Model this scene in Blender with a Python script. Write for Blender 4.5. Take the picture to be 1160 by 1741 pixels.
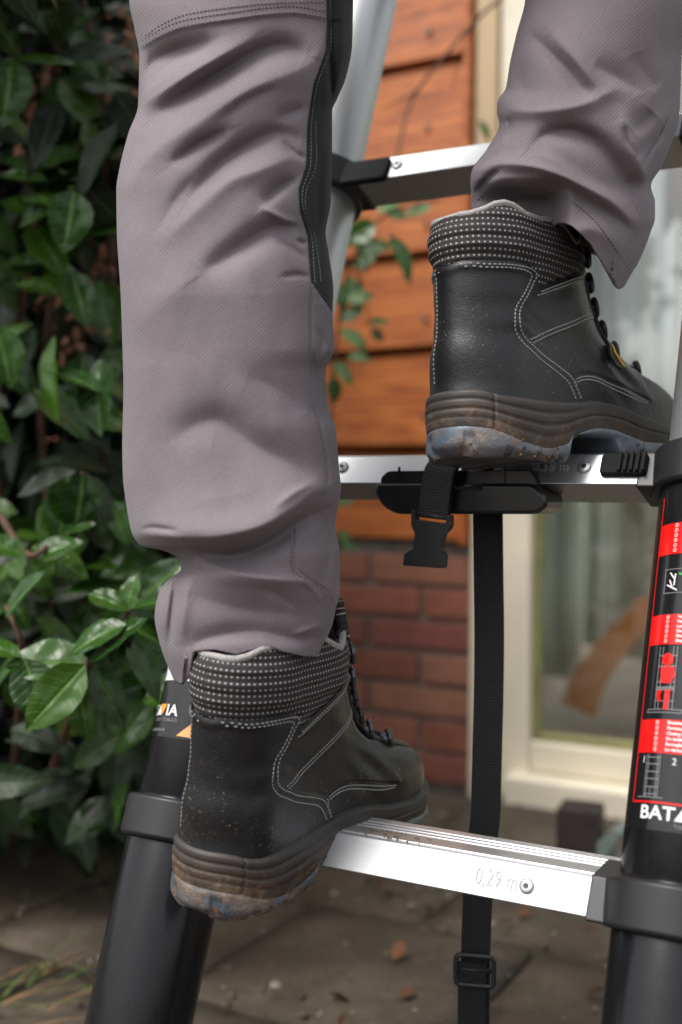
import bpy, bmesh, math, random
import numpy as np
from mathutils import Vector, Matrix
random.seed(7); RNG = np.random.default_rng(7)
for o in list(bpy.data.objects): bpy.data.objects.remove(o)
scene = bpy.context.scene; COL = scene.collection

# ------------------------------------------------------------------ camera, light
IW, IH, F = 1160., 1741., 1930.
CAM = Vector((.3425, -.6164, .5109)); YAW, PITCH, ROLL = .5045, -.0164, .0091
fw0 = Vector((-math.sin(YAW), math.cos(YAW), 0)); rt0 = Vector((math.cos(YAW), math.sin(YAW), 0)); up0 = Vector((0, 0, 1))
FWD = fw0*math.cos(PITCH)+up0*math.sin(PITCH); u2 = up0*math.cos(PITCH)-fw0*math.sin(PITCH)
RGT = rt0*math.cos(ROLL)+u2*math.sin(ROLL); UPV = u2*math.cos(ROLL)-rt0*math.sin(ROLL)
cd = bpy.data.cameras.new('camera'); cam = bpy.data.objects.new('camera', cd); COL.objects.link(cam)
m3 = Matrix((RGT, UPV, -FWD)).transposed()
cam.matrix_world = Matrix.Translation(CAM) @ m3.to_4x4()
cd.sensor_fit = 'VERTICAL'; cd.sensor_height = 36; cd.lens = 36*F/IH; cd.clip_start = .02; cd.clip_end = 200
cd.dof.use_dof = True; cd.dof.focus_distance = .80; cd.dof.aperture_fstop = 3.2
scene.camera = cam

w = bpy.data.worlds.new('World'); scene.world = w; w.use_nodes = True
nt = w.node_tree; nt.nodes.clear()
sky = nt.nodes.new('ShaderNodeTexSky'); sky.sky_type = 'NISHITA'; sky.sun_disc = False
SUN_EL, SUN_AZ = math.radians(58), math.radians(205)     # azimuth of the direction to the sun, from +Y clockwise
sky.sun_elevation = SUN_EL; sky.sun_rotation = SUN_AZ; sky.air_density = 1.5; sky.dust_density = 4
hs = nt.nodes.new('ShaderNodeHueSaturation'); hs.inputs['Saturation'].default_value = .28
bg = nt.nodes.new('ShaderNodeBackground'); bg.inputs[1].default_value = .15
wo = nt.nodes.new('ShaderNodeOutputWorld')
nt.links.new(sky.outputs[0], hs.inputs['Color']); nt.links.new(hs.outputs[0], bg.inputs[0]); nt.links.new(bg.outputs[0], wo.inputs[0])
sd = bpy.data.lights.new('sun', 'SUN'); sd.energy = 1.7; sd.angle = math.radians(25); sd.color = (1, .96, .92)
sun = bpy.data.objects.new('sun', sd); COL.objects.link(sun)
sdir = Vector((math.sin(SUN_AZ)*math.cos(SUN_EL), math.cos(SUN_AZ)*math.cos(SUN_EL), math.sin(SUN_EL)))
sun.rotation_euler = sdir.to_track_quat('Z', 'Y').to_euler()
scene.view_settings.view_transform = 'Standard'; scene.view_settings.look = 'None'
scene.view_settings.exposure = .52; scene.view_settings.gamma = 1
scene.view_settings.use_curve_mapping = False

# ------------------------------------------------------------------ helpers
def ray(px, py): return FWD + RGT*((px-IW/2)/F) + UPV*((IH/2-py)/F)
def P(px, py, d): return CAM + ray(px, py)*d
def hit(px, py, q, n):
    r = ray(px, py); return CAM + r*((q-CAM).dot(n)/r.dot(n))
NC, NR, NU, NF_ = [np.array(v) for v in (CAM, RGT, UPV, FWD)]
def Pn(px, py, d):
    r = NF_ + ((px-IW/2)/F)[..., None]*NR + ((IH/2-py)/F)[..., None]*NU
    return NC + r*d[..., None]
def to_px(p):
    d = np.asarray(p)-NC; z = d@NF_
    return IW/2+F*(d@NR)/z, IH/2-F*(d@NU)/z, z
def interp(tab, x):
    t = np.array(tab, float); return np.interp(x, t[:, 0], t[:, 1])
def smooth_tab(tab, x):
    # monotone-ish smooth interpolation (pchip like)
    t = np.array(tab, float); X, Y = t[:, 0], t[:, 1]; h = np.diff(X); d = np.diff(Y)/h
    m = np.zeros(len(X)); m[0] = d[0]; m[-1] = d[-1]
    for i in range(1, len(X)-1):
        if d[i-1]*d[i] > 0: m[i] = 2*d[i-1]*d[i]/(d[i-1]+d[i])
    x = np.clip(x, X[0], X[-1]); i = np.clip(np.searchsorted(X, x)-1, 0, len(X)-2)
    s = (x-X[i])/h[i]
    return (2*s**3-3*s**2+1)*Y[i]+(s**3-2*s**2+s)*h[i]*m[i]+(-2*s**3+3*s**2)*Y[i+1]+(s**3-s**2)*h[i]*m[i+1]
def sst(a, b, x):
    t = np.clip((x-a)/(b-a), 0, 1); return t*t*(3-2*t)

def mesh_obj(name, verts, faces, mat, parent=None, smooth=True, uvs=None):
    me = bpy.data.meshes.new(name); me.from_pydata([tuple(v) for v in verts], [], faces)
    mats = mat if isinstance(mat, (list, tuple)) else [mat]
    for m in mats: me.materials.append(m)
    if uvs is not None:
        uv = me.uv_layers.new(name='UVMap'); li = np.zeros(len(me.loops), dtype=np.int32)
        me.loops.foreach_get('vertex_index', li); uv.data.foreach_set('uv', np.asarray(uvs, dtype=np.float32)[li].ravel())
    if smooth: me.polygons.foreach_set('use_smooth', [True]*len(me.polygons))
    me.update()
    o = bpy.data.objects.new(name, me); COL.objects.link(o)
    if parent is not None: setparent(o, parent)
    return o
def setparent(o, parent):
    o.parent = parent
    off = Vector((0, 0, 0)); p = parent
    while p is not None: off += p.location; p = p.parent
    o.location = o.location - off
def thing(name, label, cat, loc=(0, 0, 0), group=None):
    o = bpy.data.objects.new(name, None); COL.objects.link(o); o.location = loc
    o.empty_display_size = .05; tag(o, label, cat, group); return o
def tag(o, label, cat, group=None):
    o['label'] = label; o['category'] = cat
    if group: o['group'] = group
    return o
def kind(o, k): o['kind'] = k; return o

class MB:
    def __init__(s): s.v = []; s.f = []
    def add(s, vs, fs):
        n = len(s.v); s.v += [tuple(v) for v in vs]; s.f += [tuple(i+n for i in f) for f in fs]
    def box(s, c, hx, hy, hz):
        c = Vector(c); X, Y, Z = Vector(hx), Vector(hy), Vector(hz)
        vs = [c+X*a+Y*b+Z*d for a in (-1, 1) for b in (-1, 1) for d in (-1, 1)]
        s.add(vs, [(0, 1, 3, 2), (4, 6, 7, 5), (0, 4, 5, 1), (2, 3, 7, 6), (0, 2, 6, 4), (1, 5, 7, 3)])
    def tube(s, pts, rad, n=10, cap=True):
        pts = [Vector(p) for p in pts]; rings = []; prev = None
        for i, p in enumerate(pts):
            t = (pts[min(i+1, len(pts)-1)]-pts[max(i-1, 0)]).normalized()
            a = prev if prev is not None else (Vector((0, 0, 1)) if abs(t.z) < .9 else Vector((1, 0, 0)))
            a = (a-t*a.dot(t)).normalized(); prev = a; b = t.cross(a)
            r = rad[i] if isinstance(rad, (list, tuple)) else rad
            rings.append([p+(a*math.cos(k*2*math.pi/n)+b*math.sin(k*2*math.pi/n))*r for k in range(n)])
        vs = [q for r in rings for q in r]; fs = []
        for i in range(len(pts)-1):
            for k in range(n):
                fs.append((i*n+k, i*n+(k+1) % n, (i+1)*n+(k+1) % n, (i+1)*n+k))
        if cap: fs.append(tuple(reversed(range(n)))); fs.append(tuple((len(pts)-1)*n+k for k in range(n)))
        s.add(vs, fs)
    def obj(s, name, mat, parent=None, smooth=False, bevel=0, seg=2):
        o = mesh_obj(name, s.v, s.f, mat, parent, smooth)
        if bevel: add_bevel(o, bevel, seg)
        return o
def add_bevel(o, wd, seg=2):
    m = o.modifiers.new('bevel', 'BEVEL'); m.width = wd; m.segments = seg; m.limit_method = 'ANGLE'; m.angle_limit = math.radians(32)
    for p in o.data.polygons: p.use_smooth = True
    m.harden_normals = True
def extrude_poly(poly, to3, d0, d1, name, mat, parent=None, bevel=0, seg=2):
    """poly in 2D, to3(u,v,d)->Vector"""
    n = len(poly); vs = [to3(u, v, d0) for u, v in poly]+[to3(u, v, d1) for u, v in poly]
    fs = [tuple(range(n)), tuple(range(2*n-1, n-1, -1))]+[(i, i+n, (i+1) % n+n, (i+1) % n) for i in range(n)]
    o = mesh_obj(name, vs, fs, mat, parent, False)
    bm = bmesh.new(); bm.from_mesh(o.data); bmesh.ops.recalc_face_normals(bm, faces=bm.faces); bm.to_mesh(o.data); bm.free()
    if bevel: add_bevel(o, bevel, seg)
    return o
def rounded(poly, r, seg=5):
    out = []; n = len(poly)
    for i in range(n):
        a, b, c = Vector(poly[i-1]), Vector(poly[i]), Vector(poly[(i+1) % n])
        d1 = (a-b); d2 = (c-b); rr = min(r, d1.length*.45, d2.length*.45); p = b+d1.normalized()*rr; q = b+d2.normalized()*rr
        for k in range(seg+1):
            t = k/seg; out.append(tuple(p*(1-t)**2+b*2*t*(1-t)+q*t*t))
    return out
def grid_faces(nr, nc, wrap=False):
    fs = []
    for i in range(nr-1):
        for j in range(nc-(0 if wrap else 1)):
            k = (j+1) % nc; fs.append((i*nc+j, i*nc+k, (i+1)*nc+k, (i+1)*nc+j))
    return fs
def catmull(pts, n=8):
    P_ = [np.array(p, float) for p in pts]; P_ = [2*P_[0]-P_[1]]+P_+[2*P_[-1]-P_[-2]]; out = []
    for i in range(1, len(P_)-2):
        a, b, c, d = P_[i-1:i+3]
        for k in range(n):
            t = k/n; out.append(.5*((2*b)+(-a+c)*t+(2*a-5*b+4*c-d)*t*t+(-a+3*b-3*c+d)*t**3))
    out.append(P_[-2]); return np.array(out)
def resample(path, step):
    seg = np.linalg.norm(np.diff(path, axis=0), axis=1); s = np.concatenate([[0], np.cumsum(seg)])
    t = np.arange(0, s[-1], step); return np.stack([np.interp(t, s, path[:, k]) for k in range(path.shape[1])], 1)

# ------------------------------------------------------------------ materials
def mat_new(name):
    m = bpy.data.materials.new(name); m.use_nodes = True; n = m.node_tree; b = n.nodes['Principled BSDF']; return m, n, b
def N(n, t, **k):
    x = n.nodes.new(t)
    for a, v in k.items():
        if a in x.inputs: x.inputs[a].default_value = v
        else: setattr(x, a, v)
    return x
def ramp(n, src, stops):
    r = n.nodes.new('ShaderNodeValToRGB'); e = r.color_ramp.elements
    while len(e) < len(stops): e.new(.5)
    for i, (p, c) in enumerate(stops): e[i].position = p; e[i].color = (*c, 1) if len(c) == 3 else c
    n.links.new(src, r.inputs[0]); return r.outputs[0]
def mixc(n, fac, a, b, mode='MIX'):
    x = n.nodes.new('ShaderNodeMix'); x.data_type = 'RGBA'; x.blend_type = mode
    for k, s in ((0, fac), (6, a), (7, b)):
        if isinstance(s, (int, float)): x.inputs[k].default_value = s
        elif isinstance(s, tuple): x.inputs[k].default_value = (*s, 1)
        else: n.links.new(s, x.inputs[k])
    return x.outputs[2]
def mth(n, op, a, b=0.):
    x = n.nodes.new('ShaderNodeMath'); x.operation = op
    for k, s in ((0, a), (1, b)):
        if isinstance(s, (int, float)): x.inputs[k].default_value = s
        else: n.links.new(s, x.inputs[k])
    return x.outputs[0]
def coords(n, kind_='Object', scale=(1, 1, 1)):
    t = n.nodes.new('ShaderNodeTexCoord'); mp = n.nodes.new('ShaderNodeMapping'); mp.inputs['Scale'].default_value = scale
    n.links.new(t.outputs[kind_], mp.inputs[0]); return mp.outputs[0]
def noise(n, vec, scale, detail=4, rough=.55, dist=0):
    x = N(n, 'ShaderNodeTexNoise', Scale=scale, Detail=detail, Roughness=rough, Distortion=dist); n.links.new(vec, x.inputs['Vector']); return x.outputs[0]
def bump(n, b, h, strength=.3, dist=.001, prev=None):
    x = N(n, 'ShaderNodeBump', Strength=strength, Distance=dist); n.links.new(h, x.inputs['Height'])
    if prev is not None: n.links.new(prev, x.inputs['Normal'])
    n.links.new(x.outputs[0], b.inputs['Normal']); return x.outputs[0]
def simple(name, col, rough=.5, metal=0, var=.1, scale=40, bmp=.1, bscale=200, bdist=.0005, spec=None):
    m, n, b = mat_new(name); c = coords(n)
    nz = noise(n, c, scale); dark = tuple(x*(1-var) for x in col); lite = tuple(min(1, x*(1+var)) for x in col)
    n.links.new(ramp(n, nz, [(.3, dark), (.7, lite)]), b.inputs['Base Color'])
    b.inputs['Roughness'].default_value = rough; b.inputs['Metallic'].default_value = metal
    if spec is not None: b.inputs['Specular IOR Level'].default_value = spec
    if bmp: bump(n, b, noise(n, c, bscale, 3), bmp, bdist)
    return m

def m_trouser(name, c0, c1):
    m, n, b = mat_new(name); c = coords(n, 'UV')
    obj = coords(n)
    col = ramp(n, noise(n, obj, 9, 5, .6), [(.3, c0), (.7, c1)])
    wv = N(n, 'ShaderNodeTexWave', Scale=1., Distortion=.6, Detail=2); wv.wave_type = 'BANDS'; wv.bands_direction = 'DIAGONAL'
    mp = coords(n, 'UV', (215, 215, 215)); n.links.new(mp, wv.inputs['Vector'])
    col2 = mixc(n, .08, col, wv.outputs[0], 'OVERLAY')
    sp = ramp(n, noise(n, obj, 900, 2, .6), [(.35, (.62, .62, .62)), (.65, (1.1, 1.1, 1.1))])
    n.links.new(mixc(n, .35, col2, sp, 'MULTIPLY'), b.inputs['Base Color'])
    b.inputs['Roughness'].default_value = .82; b.inputs['Specular IOR Level'].default_value = .25
    b.inputs['Sheen Weight'].default_value = .08; b.inputs['Sheen Roughness'].default_value = .5
    x = bump(n, b, wv.outputs[0], .24, .0003); x = bump(n, b, noise(n, obj, 60, 4), .25, .002, x)
    return m
M_TR = m_trouser('grey_twill', (.178, .152, .165), (.234, .202, .217))
M_BLK = m_trouser('black_twill', (.018, .017, .019), (.028, .026, .029))
M_THREAD_D = simple('dark_thread', (.085, .073, .080), .8)
M_THREAD_L = simple('pale_thread', (.36, .355, .35), .7)
M_THREAD_G = simple('grey_thread', (.16, .16, .165), .7)
M_BLACKPL = simple('black_plastic', (.017, .017, .019), .42, var=.15, bmp=.25, bscale=900, bdist=.0003)
M_BLACKPL_S = simple('shiny_black_plastic', (.012, .012, .013), .25, var=.2, bmp=.15, bscale=40, bdist=.001)
M_RUBB = simple('matt_black_button', (.011, .011, .012), .75, spec=.2)

def m_alu(name='brushed_aluminium', col=(.62, .63, .64), rough=.42, metal=.9):
    m, n, b = mat_new(name); c = coords(n, 'Object', (6, 400, 400))
    nz = noise(n, c, 1.5, 4, .6)
    n.links.new(ramp(n, nz, [(.3, tuple(x*.93 for x in col)), (.7, col)]), b.inputs['Base Color'])
    b.inputs['Metallic'].default_value = metal
    n.links.new(mth(n, 'ADD', mth(n, 'MULTIPLY', nz, .14), rough-.07), b.inputs['Roughness'])
    c2 = coords(n); sc = noise(n, c2, 45, 3); bump(n, b, nz, .06, .0004)
    return m
M_ALU = m_alu(); M_ALU_T = m_alu('satin_aluminium_tube', (.56, .58, .59), .42, .75)
def m_tube():
    m, n, b = mat_new('black_anodised_tube'); c = coords(n)
    n.links.new(ramp(n, noise(n, coords(n, 'Object', (60, 60, 4)), 4, 4), [(.3, (.007, .007, .008)), (.75, (.011, .011, .013))]), b.inputs['Base Color'])
    dust = ramp(n, noise(n, c, 700, 1, .5), [(.70, (0, 0, 0)), (.74, (1, 1, 1))])
    b.inputs['Metallic'].default_value = 0
    n.links.new(ramp(n, noise(n, c, 30, 5), [(.3, (.17, .17, .17)), (.8, (.23, .23, .23))]), b.inputs['Roughness'])
    b.inputs['Specular IOR Level'].default_value = .32
    bump(n, b, noise(n, c, 1200, 2), .12, .0003); return m
M_TUBE = m_tube()
M_LABEL = simple('glossy_black_label', (.012, .012, .013), .14, var=.1, bmp=.05, bscale=60)
def flat(name, col, rough=.3): return simple(name, col, rough, var=.04, bmp=0)
M_RED = flat('red_print', (.72, .012, .01), .2); M_WHITE = flat('white_print', (.8, .8, .8)); M_ORANGE = flat('orange_print', (.85, .33, .02))
M_PGREY = flat('grey_print', (.25, .25, .26)); M_GREEN = flat('green_print', (.02, .45, .06)); M_BLUE = flat('blue_print', (.02, .15, .5)); M_PALEOR = flat('pale_orange_print', (.8, .42, .16))
M_REDLINE = flat('dark_red_print', (.3, .01, .01))

def m_leather():
    m, n, b = mat_new('black_boot_leather'); c = coords(n); uv = coords(n, 'UV')
    base = ramp(n, noise(n, c, 25, 5, .6), [(.3, (.008, .008, .009)), (.7, (.013, .013, .014))])
    # dust and mud specks, denser near the sole (UV.y = height)
    sx = N(n, 'ShaderNodeSeparateXYZ'); n.links.new(uv, sx.inputs[0])
    low = ramp(n, mth(n, 'MULTIPLY', sx.outputs[1], 5.), [(.25, (1, 1, 1)), (.62, (.12, .12, .12))])
    sp = ramp(n, noise(n, c, 420, 3, .7), [(.63, (0, 0, 0)), (.68, (1, 1, 1))])
    sp2 = ramp(n, noise(n, c, 130, 4, .8, 1.5), [(.64, (0, 0, 0)), (.69, (1, 1, 1))])
    patch = ramp(n, noise(n, c, 18, 2), [(.44, (0, 0, 0)), (.56, (1, 1, 1))])
    f = mixc(n, 1., mixc(n, 1., mixc(n, 1., sp, sp2, 'ADD'), low, 'MULTIPLY'), patch, 'MULTIPLY')
    dusty = ramp(n, noise(n, c, 14, 6, .7), [(.5, (0, 0, 0)), (.95, (.25, .25, .25))])
    base = mixc(n, mixc(n, 1., dusty, low, 'MULTIPLY'), base, (.09, .08, .07))
    n.links.new(mixc(n, f, base, (.30, .23, .15)), b.inputs['Base Color'])
    n.links.new(ramp(n, noise(n, c, 45, 5, .6), [(.3, (.33, .33, .33)), (.75, (.46, .46, .46))]), b.inputs['Roughness'])
    b.inputs['Specular IOR Level'].default_value = .5
    vo = N(n, 'ShaderNodeTexVoronoi', Scale=900.); n.links.new(c, vo.inputs['Vector'])
    x = bump(n, b, vo.outputs[0], .3, .0005); x = bump(n, b, noise(n, c, 30, 4, .6), .35, .003, x); x = bump(n, b, f, .4, .0008, x)
    return m
M_LEATH = m_leather()
M_BLACKLEA = simple('plain_black_leather', (.012, .012, .013), .45, bmp=.3, bscale=60, bdist=.002)
def m_collar():
    m, n, b = mat_new('dotted_collar_fabric'); uv = N(n, 'ShaderNodeTexCoord').outputs['UV']
    def dots(du, dv, r):
        s = N(n, 'ShaderNodeSeparateXYZ'); n.links.new(uv, s.inputs[0])
        dx = mth(n, 'MULTIPLY', mth(n, 'SUBTRACT', mth(n, 'FRACT', mth(n, 'MULTIPLY', s.outputs[0], 1/du)), .5), du)
        dy = mth(n, 'MULTIPLY', mth(n, 'SUBTRACT', mth(n, 'FRACT', mth(n, 'MULTIPLY', s.outputs[1], 1/dv)), .5), dv)
        d = mth(n, 'SQRT', mth(n, 'ADD', mth(n, 'MULTIPLY', dx, dx), mth(n, 'MULTIPLY', dy, dy)))
        x = mth(n, 'MULTIPLY', d, 100.)
        return ramp(n, x, [((r-.00022)*100, (1, 1, 1)), ((r+.00022)*100, (0, 0, 0))])
    d1 = dots(.0040, .0047, .00072)
    c = coords(n)
    base = ramp(n, noise(n, c, 1200, 2), [(.3, (.016, .013, .014)), (.7, (.045, .036, .038))])
    n.links.new(mixc(n, d1, base, (.40, .385, .37)), b.inputs['Base Color'])
    b.inputs['Roughness'].default_value = .8
    sy = N(n, 'ShaderNodeSeparateXYZ'); n.links.new(uv, sy.inputs[0])
    rows = mth(n, 'SINE', mth(n, 'MULTIPLY', sy.outputs[1], 2*math.pi/.0047))
    x = bump(n, b, d1, .5, .0005); bump(n, b, rows, .35, .0006, x)
    return m
M_COLLAR = m_collar()
M_LINING = simple('grey_mesh_lining', (.36, .345, .33), .9, var=.25, scale=500, bmp=.5, bscale=900, bdist=.001)
def m_mids(name, rub, blue=None):
    m, n, b = mat_new(name); c = coords(n); uv = coords(n, 'UV')
    sx = N(n, 'ShaderNodeSeparateXYZ'); n.links.new(uv, sx.inputs[0])   # u = along foot (m), v = 0 top .. 1 bottom
    base = ramp(n, noise(n, c, 60, 5), [(.3, rub[0]), (.7, rub[1])])
    heel = ramp(n, mth(n, 'MULTIPLY', sx.outputs[0], 3.), [(.0, (1, 1, 1)), (.42, (.42, .42, .42)), (.8, (.25, .25, .25))])
    n1 = ramp(n, noise(n, c, 38, 7, .72, .6), [(.36, (0, 0, 0)), (.60, (1, 1, 1))])
    n2 = ramp(n, noise(n, c, 230, 4, .8), [(.45, (0, 0, 0)), (.6, (1, 1, 1))])
    dirt = mixc(n, 1., mixc(n, .55, n1, n2, 'MULTIPLY'), heel, 'MULTIPLY')
    film = mixc(n, mixc(n, .40, (0, 0, 0), heel), base, (.066, .058, .052))
    if blue is None:
        vv = ramp(n, sx.outputs[1], [(.3, (.10, .10, .10)), (.95, (1, 1, 1))]); dirt = mixc(n, 1., dirt, vv, 'MULTIPLY')
    mudc = ramp(n, noise(n, c, 90, 5, .7), [(.3, (.10, .045, .02)), (.5, (.22, .12, .06)), (.75, (.38, .30, .21))])
    n.links.new(mixc(n, dirt, film if blue is None else base, mudc), b.inputs['Base Color'])
    b.inputs['Roughness'].default_value = .55 if blue is None else .38
    if blue is not None:
        b.inputs['Coat Weight'].default_value = .2
    x = bump(n, b, noise(n, c, 400, 4, .7), .3, .0006); bump(n, b, dirt, .6, .0012, x)
    return m
M_MID = m_mids('black_rubber_midsole', ((.016, .015, .015), (.03, .028, .027)))
M_OUT = m_mids('muddy_blue_outsole', ((.035, .065, .10), (.11, .15, .185)), True)
M_OUTD = simple('dark_lug_rubber', (.03, .035, .04), .6)
M_LACE = simple('black_round_lace', (.014, .014, .014), .75, bmp=.5, bscale=1500, bdist=.001)
M_HOOK = simple('dark_metal_hook', (.10, .10, .11), .3, metal=.8)
M_YEL = flat('yellow_edge', (.75, .42, .02))
def m_web():
    m, n, b = mat_new('black_webbing'); uv = coords(n, 'UV')
    s = N(n, 'ShaderNodeSeparateXYZ'); n.links.new(uv, s.inputs[0])
    a = mth(n, 'SINE', mth(n, 'MULTIPLY', s.outputs[0], 2*math.pi/.0022)); r_ = mth(n, 'SINE', mth(n, 'MULTIPLY', s.outputs[1], 2*math.pi/.0021))
    h = mth(n, 'MULTIPLY', a, r_)
    n.links.new(ramp(n, h, [(.1, (.008, .008, .009)), (.8, (.028, .028, .029))]), b.inputs['Base Color'])
    b.inputs['Roughness'].default_value = .7; bump(n, b, mth(n, 'ADD', h, mth(n, 'MULTIPLY', r_, .7)), .9, .0007); return m
M_WEB = m_web()

# background materials
def m_plank():
    m, n, b = mat_new('orange_stained_wood'); c = coords(n, 'Object', (1.5, 22, 26))
    oi = N(n, 'ShaderNodeObjectInfo'); va = N(n, 'ShaderNodeVectorMath', operation='ADD'); n.links.new(c, va.inputs[0])
    sc = N(n, 'ShaderNodeVectorMath', operation='SCALE'); sc.inputs['Scale'].default_value = 17; n.links.new(oi.outputs['Location'], sc.inputs[0]); n.links.new(sc.outputs[0], va.inputs[1])
    nz = noise(n, va.outputs[0], 2.2, 7, .6, 2.2)
    col = ramp(n, nz, [(.28, (.14, .030, .006)), (.45, (.36, .090, .014)), (.58, (.54, .165, .030)), (.80, (.66, .26, .065))])
    c2 = coords(n, 'Object', (5, 5, 5)); kn = N(n, 'ShaderNodeTexVoronoi', Scale=1.3); n.links.new(c2, kn.inputs['Vector'])
    k = ramp(n, kn.outputs[0], [(.05, (1, 1, 1)), (.16, (0, 0, 0))])
    n.links.new(mixc(n, k, mixc(n, .55, col, ramp(n, noise(n, coords(n, 'Object', (3, 60, 70)), 2, 6, .7), [(.3, (.45, .4, .38)), (.7, (1.3, 1.25, 1.2))]), 'MULTIPLY'), (.10, .02, .008)), b.inputs['Base Color'])
    b.inputs['Roughness'].default_value = .55; bump(n, b, nz, .3, .003); return m
M_PLANK = m_plank()
def m_brick():
    m, n, b = mat_new('red_brick_faces'); c = coords(n); oi = N(n, 'ShaderNodeObjectInfo')
    base = ramp(n, oi.outputs['Random'], [(0, (.20, .075, .048)), (.35, (.31, .10, .062)), (.7, (.33, .15, .092)), (1, (.23, .066, .055))])
    n.links.new(mixc(n, .5, base, ramp(n, noise(n, c, 30, 6, .7), [(.3, (.45, .45, .45)), (.7, (1.2, 1.15, 1.1))]), 'MULTIPLY'), b.inputs['Base Color'])
    b.inputs['Roughness'].default_value = .85; bump(n, b, noise(n, c, 160, 5), .6, .003); return m
M_BRICK = m_brick()
M_MORTAR = simple('grey_mortar', (.25, .215, .185), .95, var=.3, bmp=.6, bscale=120, bdist=.004)
M_CREAM = simple('cream_painted_wood', (.78, .70, .55), .5, var=.08, scale=8, bmp=.15, bscale=60, bdist=.002)
M_BEIGE = simple('bare_beige_wood', (.50, .36, .21), .6, var=.12, scale=6, bmp=.15, bscale=60, bdist=.002)
M_OLIVE = simple('olive_glazing_bead', (.26, .25, .10), .5, var=.2, scale=20)
def m_ground(name, a, b_, c3):
    m, n, b = mat_new(name); c = coords(n); oi = N(n, 'ShaderNodeObjectInfo')
    nz = noise(n, c, 5, 8, .68); col = ramp(n, nz, [(.28, a), (.5, b_), (.72, c3)])
    col = mixc(n, .6, col, ramp(n, noise(n, c, 60, 6, .75), [(.3, (.45, .42, .4)), (.68, (1.25, 1.2, 1.15))]), 'MULTIPLY')
    peb = ramp(n, noise(n, c, 95, 2, .6), [(.68, (0, 0, 0)), (.72, (1, 1, 1))])
    moss = ramp(n, noise(n, c, 7, 6, .7, 1), [(.54, (0, 0, 0)), (.70, (.7, .7, .7))])
    col = mixc(n, moss, col, (.05, .055, .018)); col = mixc(n, mixc(n, .6, (0, 0, 0), peb), col, (.26, .22, .18))
    n.links.new(col, b.inputs['Base Color']); b.inputs['Roughness'].default_value = .8
    x = bump(n, b, noise(n, c, 40, 7, .7), .7, .008); bump(n, b, noise(n, c, 250, 4), .5, .003, x); return m
M_SOIL = m_ground('damp_soil', (.018, .012, .008), (.04, .027, .018), (.075, .052, .036))
M_PAVE = m_ground('worn_brown_paver', (.030, .023, .015), (.078, .060, .041), (.145, .115, .085))
def m_leaf(name, cols, rough=.28):
    m, n, b = mat_new(name); oi = N(n, 'ShaderNodeObjectInfo'); g = N(n, 'ShaderNodeNewGeometry'); uv = coords(n, 'UV')
    r = mth(n, 'FRACT', mth(n, 'ADD', oi.outputs['Random'], g.outputs['Random Per Island']))
    col = ramp(n, r, [(0, cols[0]), (.5, cols[1]), (1, cols[2])])
    s = N(n, 'ShaderNodeSeparateXYZ'); n.links.new(uv, s.inputs[0])
    rib = ramp(n, mth(n, 'ABSOLUTE', s.outputs[1]), [(0, (1, 1, 1)), (.07, (0, 0, 0))])
    vein = mth(n, 'SINE', mth(n, 'ADD', mth(n, 'MULTIPLY', s.outputs[0], 55.), mth(n, 'MULTIPLY', mth(n, 'ABSOLUTE', s.outputs[1]), -16.)))
    vr = ramp(n, vein, [(.8, (0, 0, 0)), (1, (.25, .25, .25))])
    fac = mixc(n, 1., rib, vr, 'ADD')
    lc = tuple(min(1, x*2.2+.02) for x in cols[2])
    n.links.new(mixc(n, mixc(n, .55, (0, 0, 0), fac), col, lc), b.inputs['Base Color'])
    b.inputs['Roughness'].default_value = rough; b.inputs['Specular IOR Level'].default_value = .38
    b.inputs['Transmission Weight'].default_value = 0
    b.inputs['Subsurface Weight'].default_value = 0
    x = bump(n, b, fac, .5, .002); bump(n, b, noise(n, coords(n), 2.2, 1), .18, .12, x); return m
M_LEAF = m_leaf('glossy_green_leaf', ((.008, .034, .002), (.019, .062, .004), (.045, .108, .008)), .30)
M_LEAFSH = m_leaf('shaded_green_leaf', ((.003, .010, .002), (.006, .020, .003), (.016, .036, .006)), .5)  # darker copy of the laurel leaf, hedge-depth shade put into its colour
M_LEAFV = m_leaf('matt_vine_leaf', ((.035, .080, .020), (.055, .120, .030), (.085, .150, .045)), .5)
M_TWIG = simple('brown_bark', (.09, .045, .026), .8, var=.3, bmp=.5, bscale=200, bdist=.002)
M_DRY = m_leaf('dry_brown_leaf', ((.05, .022, .012), (.09, .036, .016), (.15, .06, .025)), .7)

# ------------------------------------------------------------------ geometry frame of the ladder
TH = .3665; UD = Vector((0, math.sin(TH), math.cos(TH))); ND = Vector((0, -math.cos(TH), math.sin(TH))); EX = Vector((1, 0, 0))
HW = .19; SP = .29; GZ = -.022
RAD = [.0395, .0378, .0350, .0330]
def rc(i): return UD*(SP*(i+1))

# ------------------------------------------------------------------ SETTING: ground, pavers, wall
W0 = hit(760, 1338, Vector((0, 0, GZ)), Vector((0, 0, 1))); YW = W0.y      # face of the house wall
def wallp(px, py, dy=0.): return hit(px, py, Vector((0, YW+dy, 0)), Vector((0, 1, 0)))
gm = MB(); G = 40
def gz(x, y): return GZ-.012+.010*math.sin(x*9+y*5)*math.sin(y*7-x*3)
xs = [-60, -20, -8]+[(-3+k*.12) for k in range(60)]+[8, 20, 60]; ys = [-60, -20, -6]+[(-2+k*.12) for k in range(60)]+[9, 20, 60]
gv = [(x, y, gz(x, y) if (-3 < x < 4.2 and -2 < y < 5.2) else GZ-.012) for y in ys for x in xs]
ground = mesh_obj('ground', gv, grid_faces(len(ys), len(xs)), M_SOIL); kind(ground, 'structure')
pav = bpy.data.objects.new('pavement', None); COL.objects.link(pav); kind(pav, 'structure')
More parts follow.
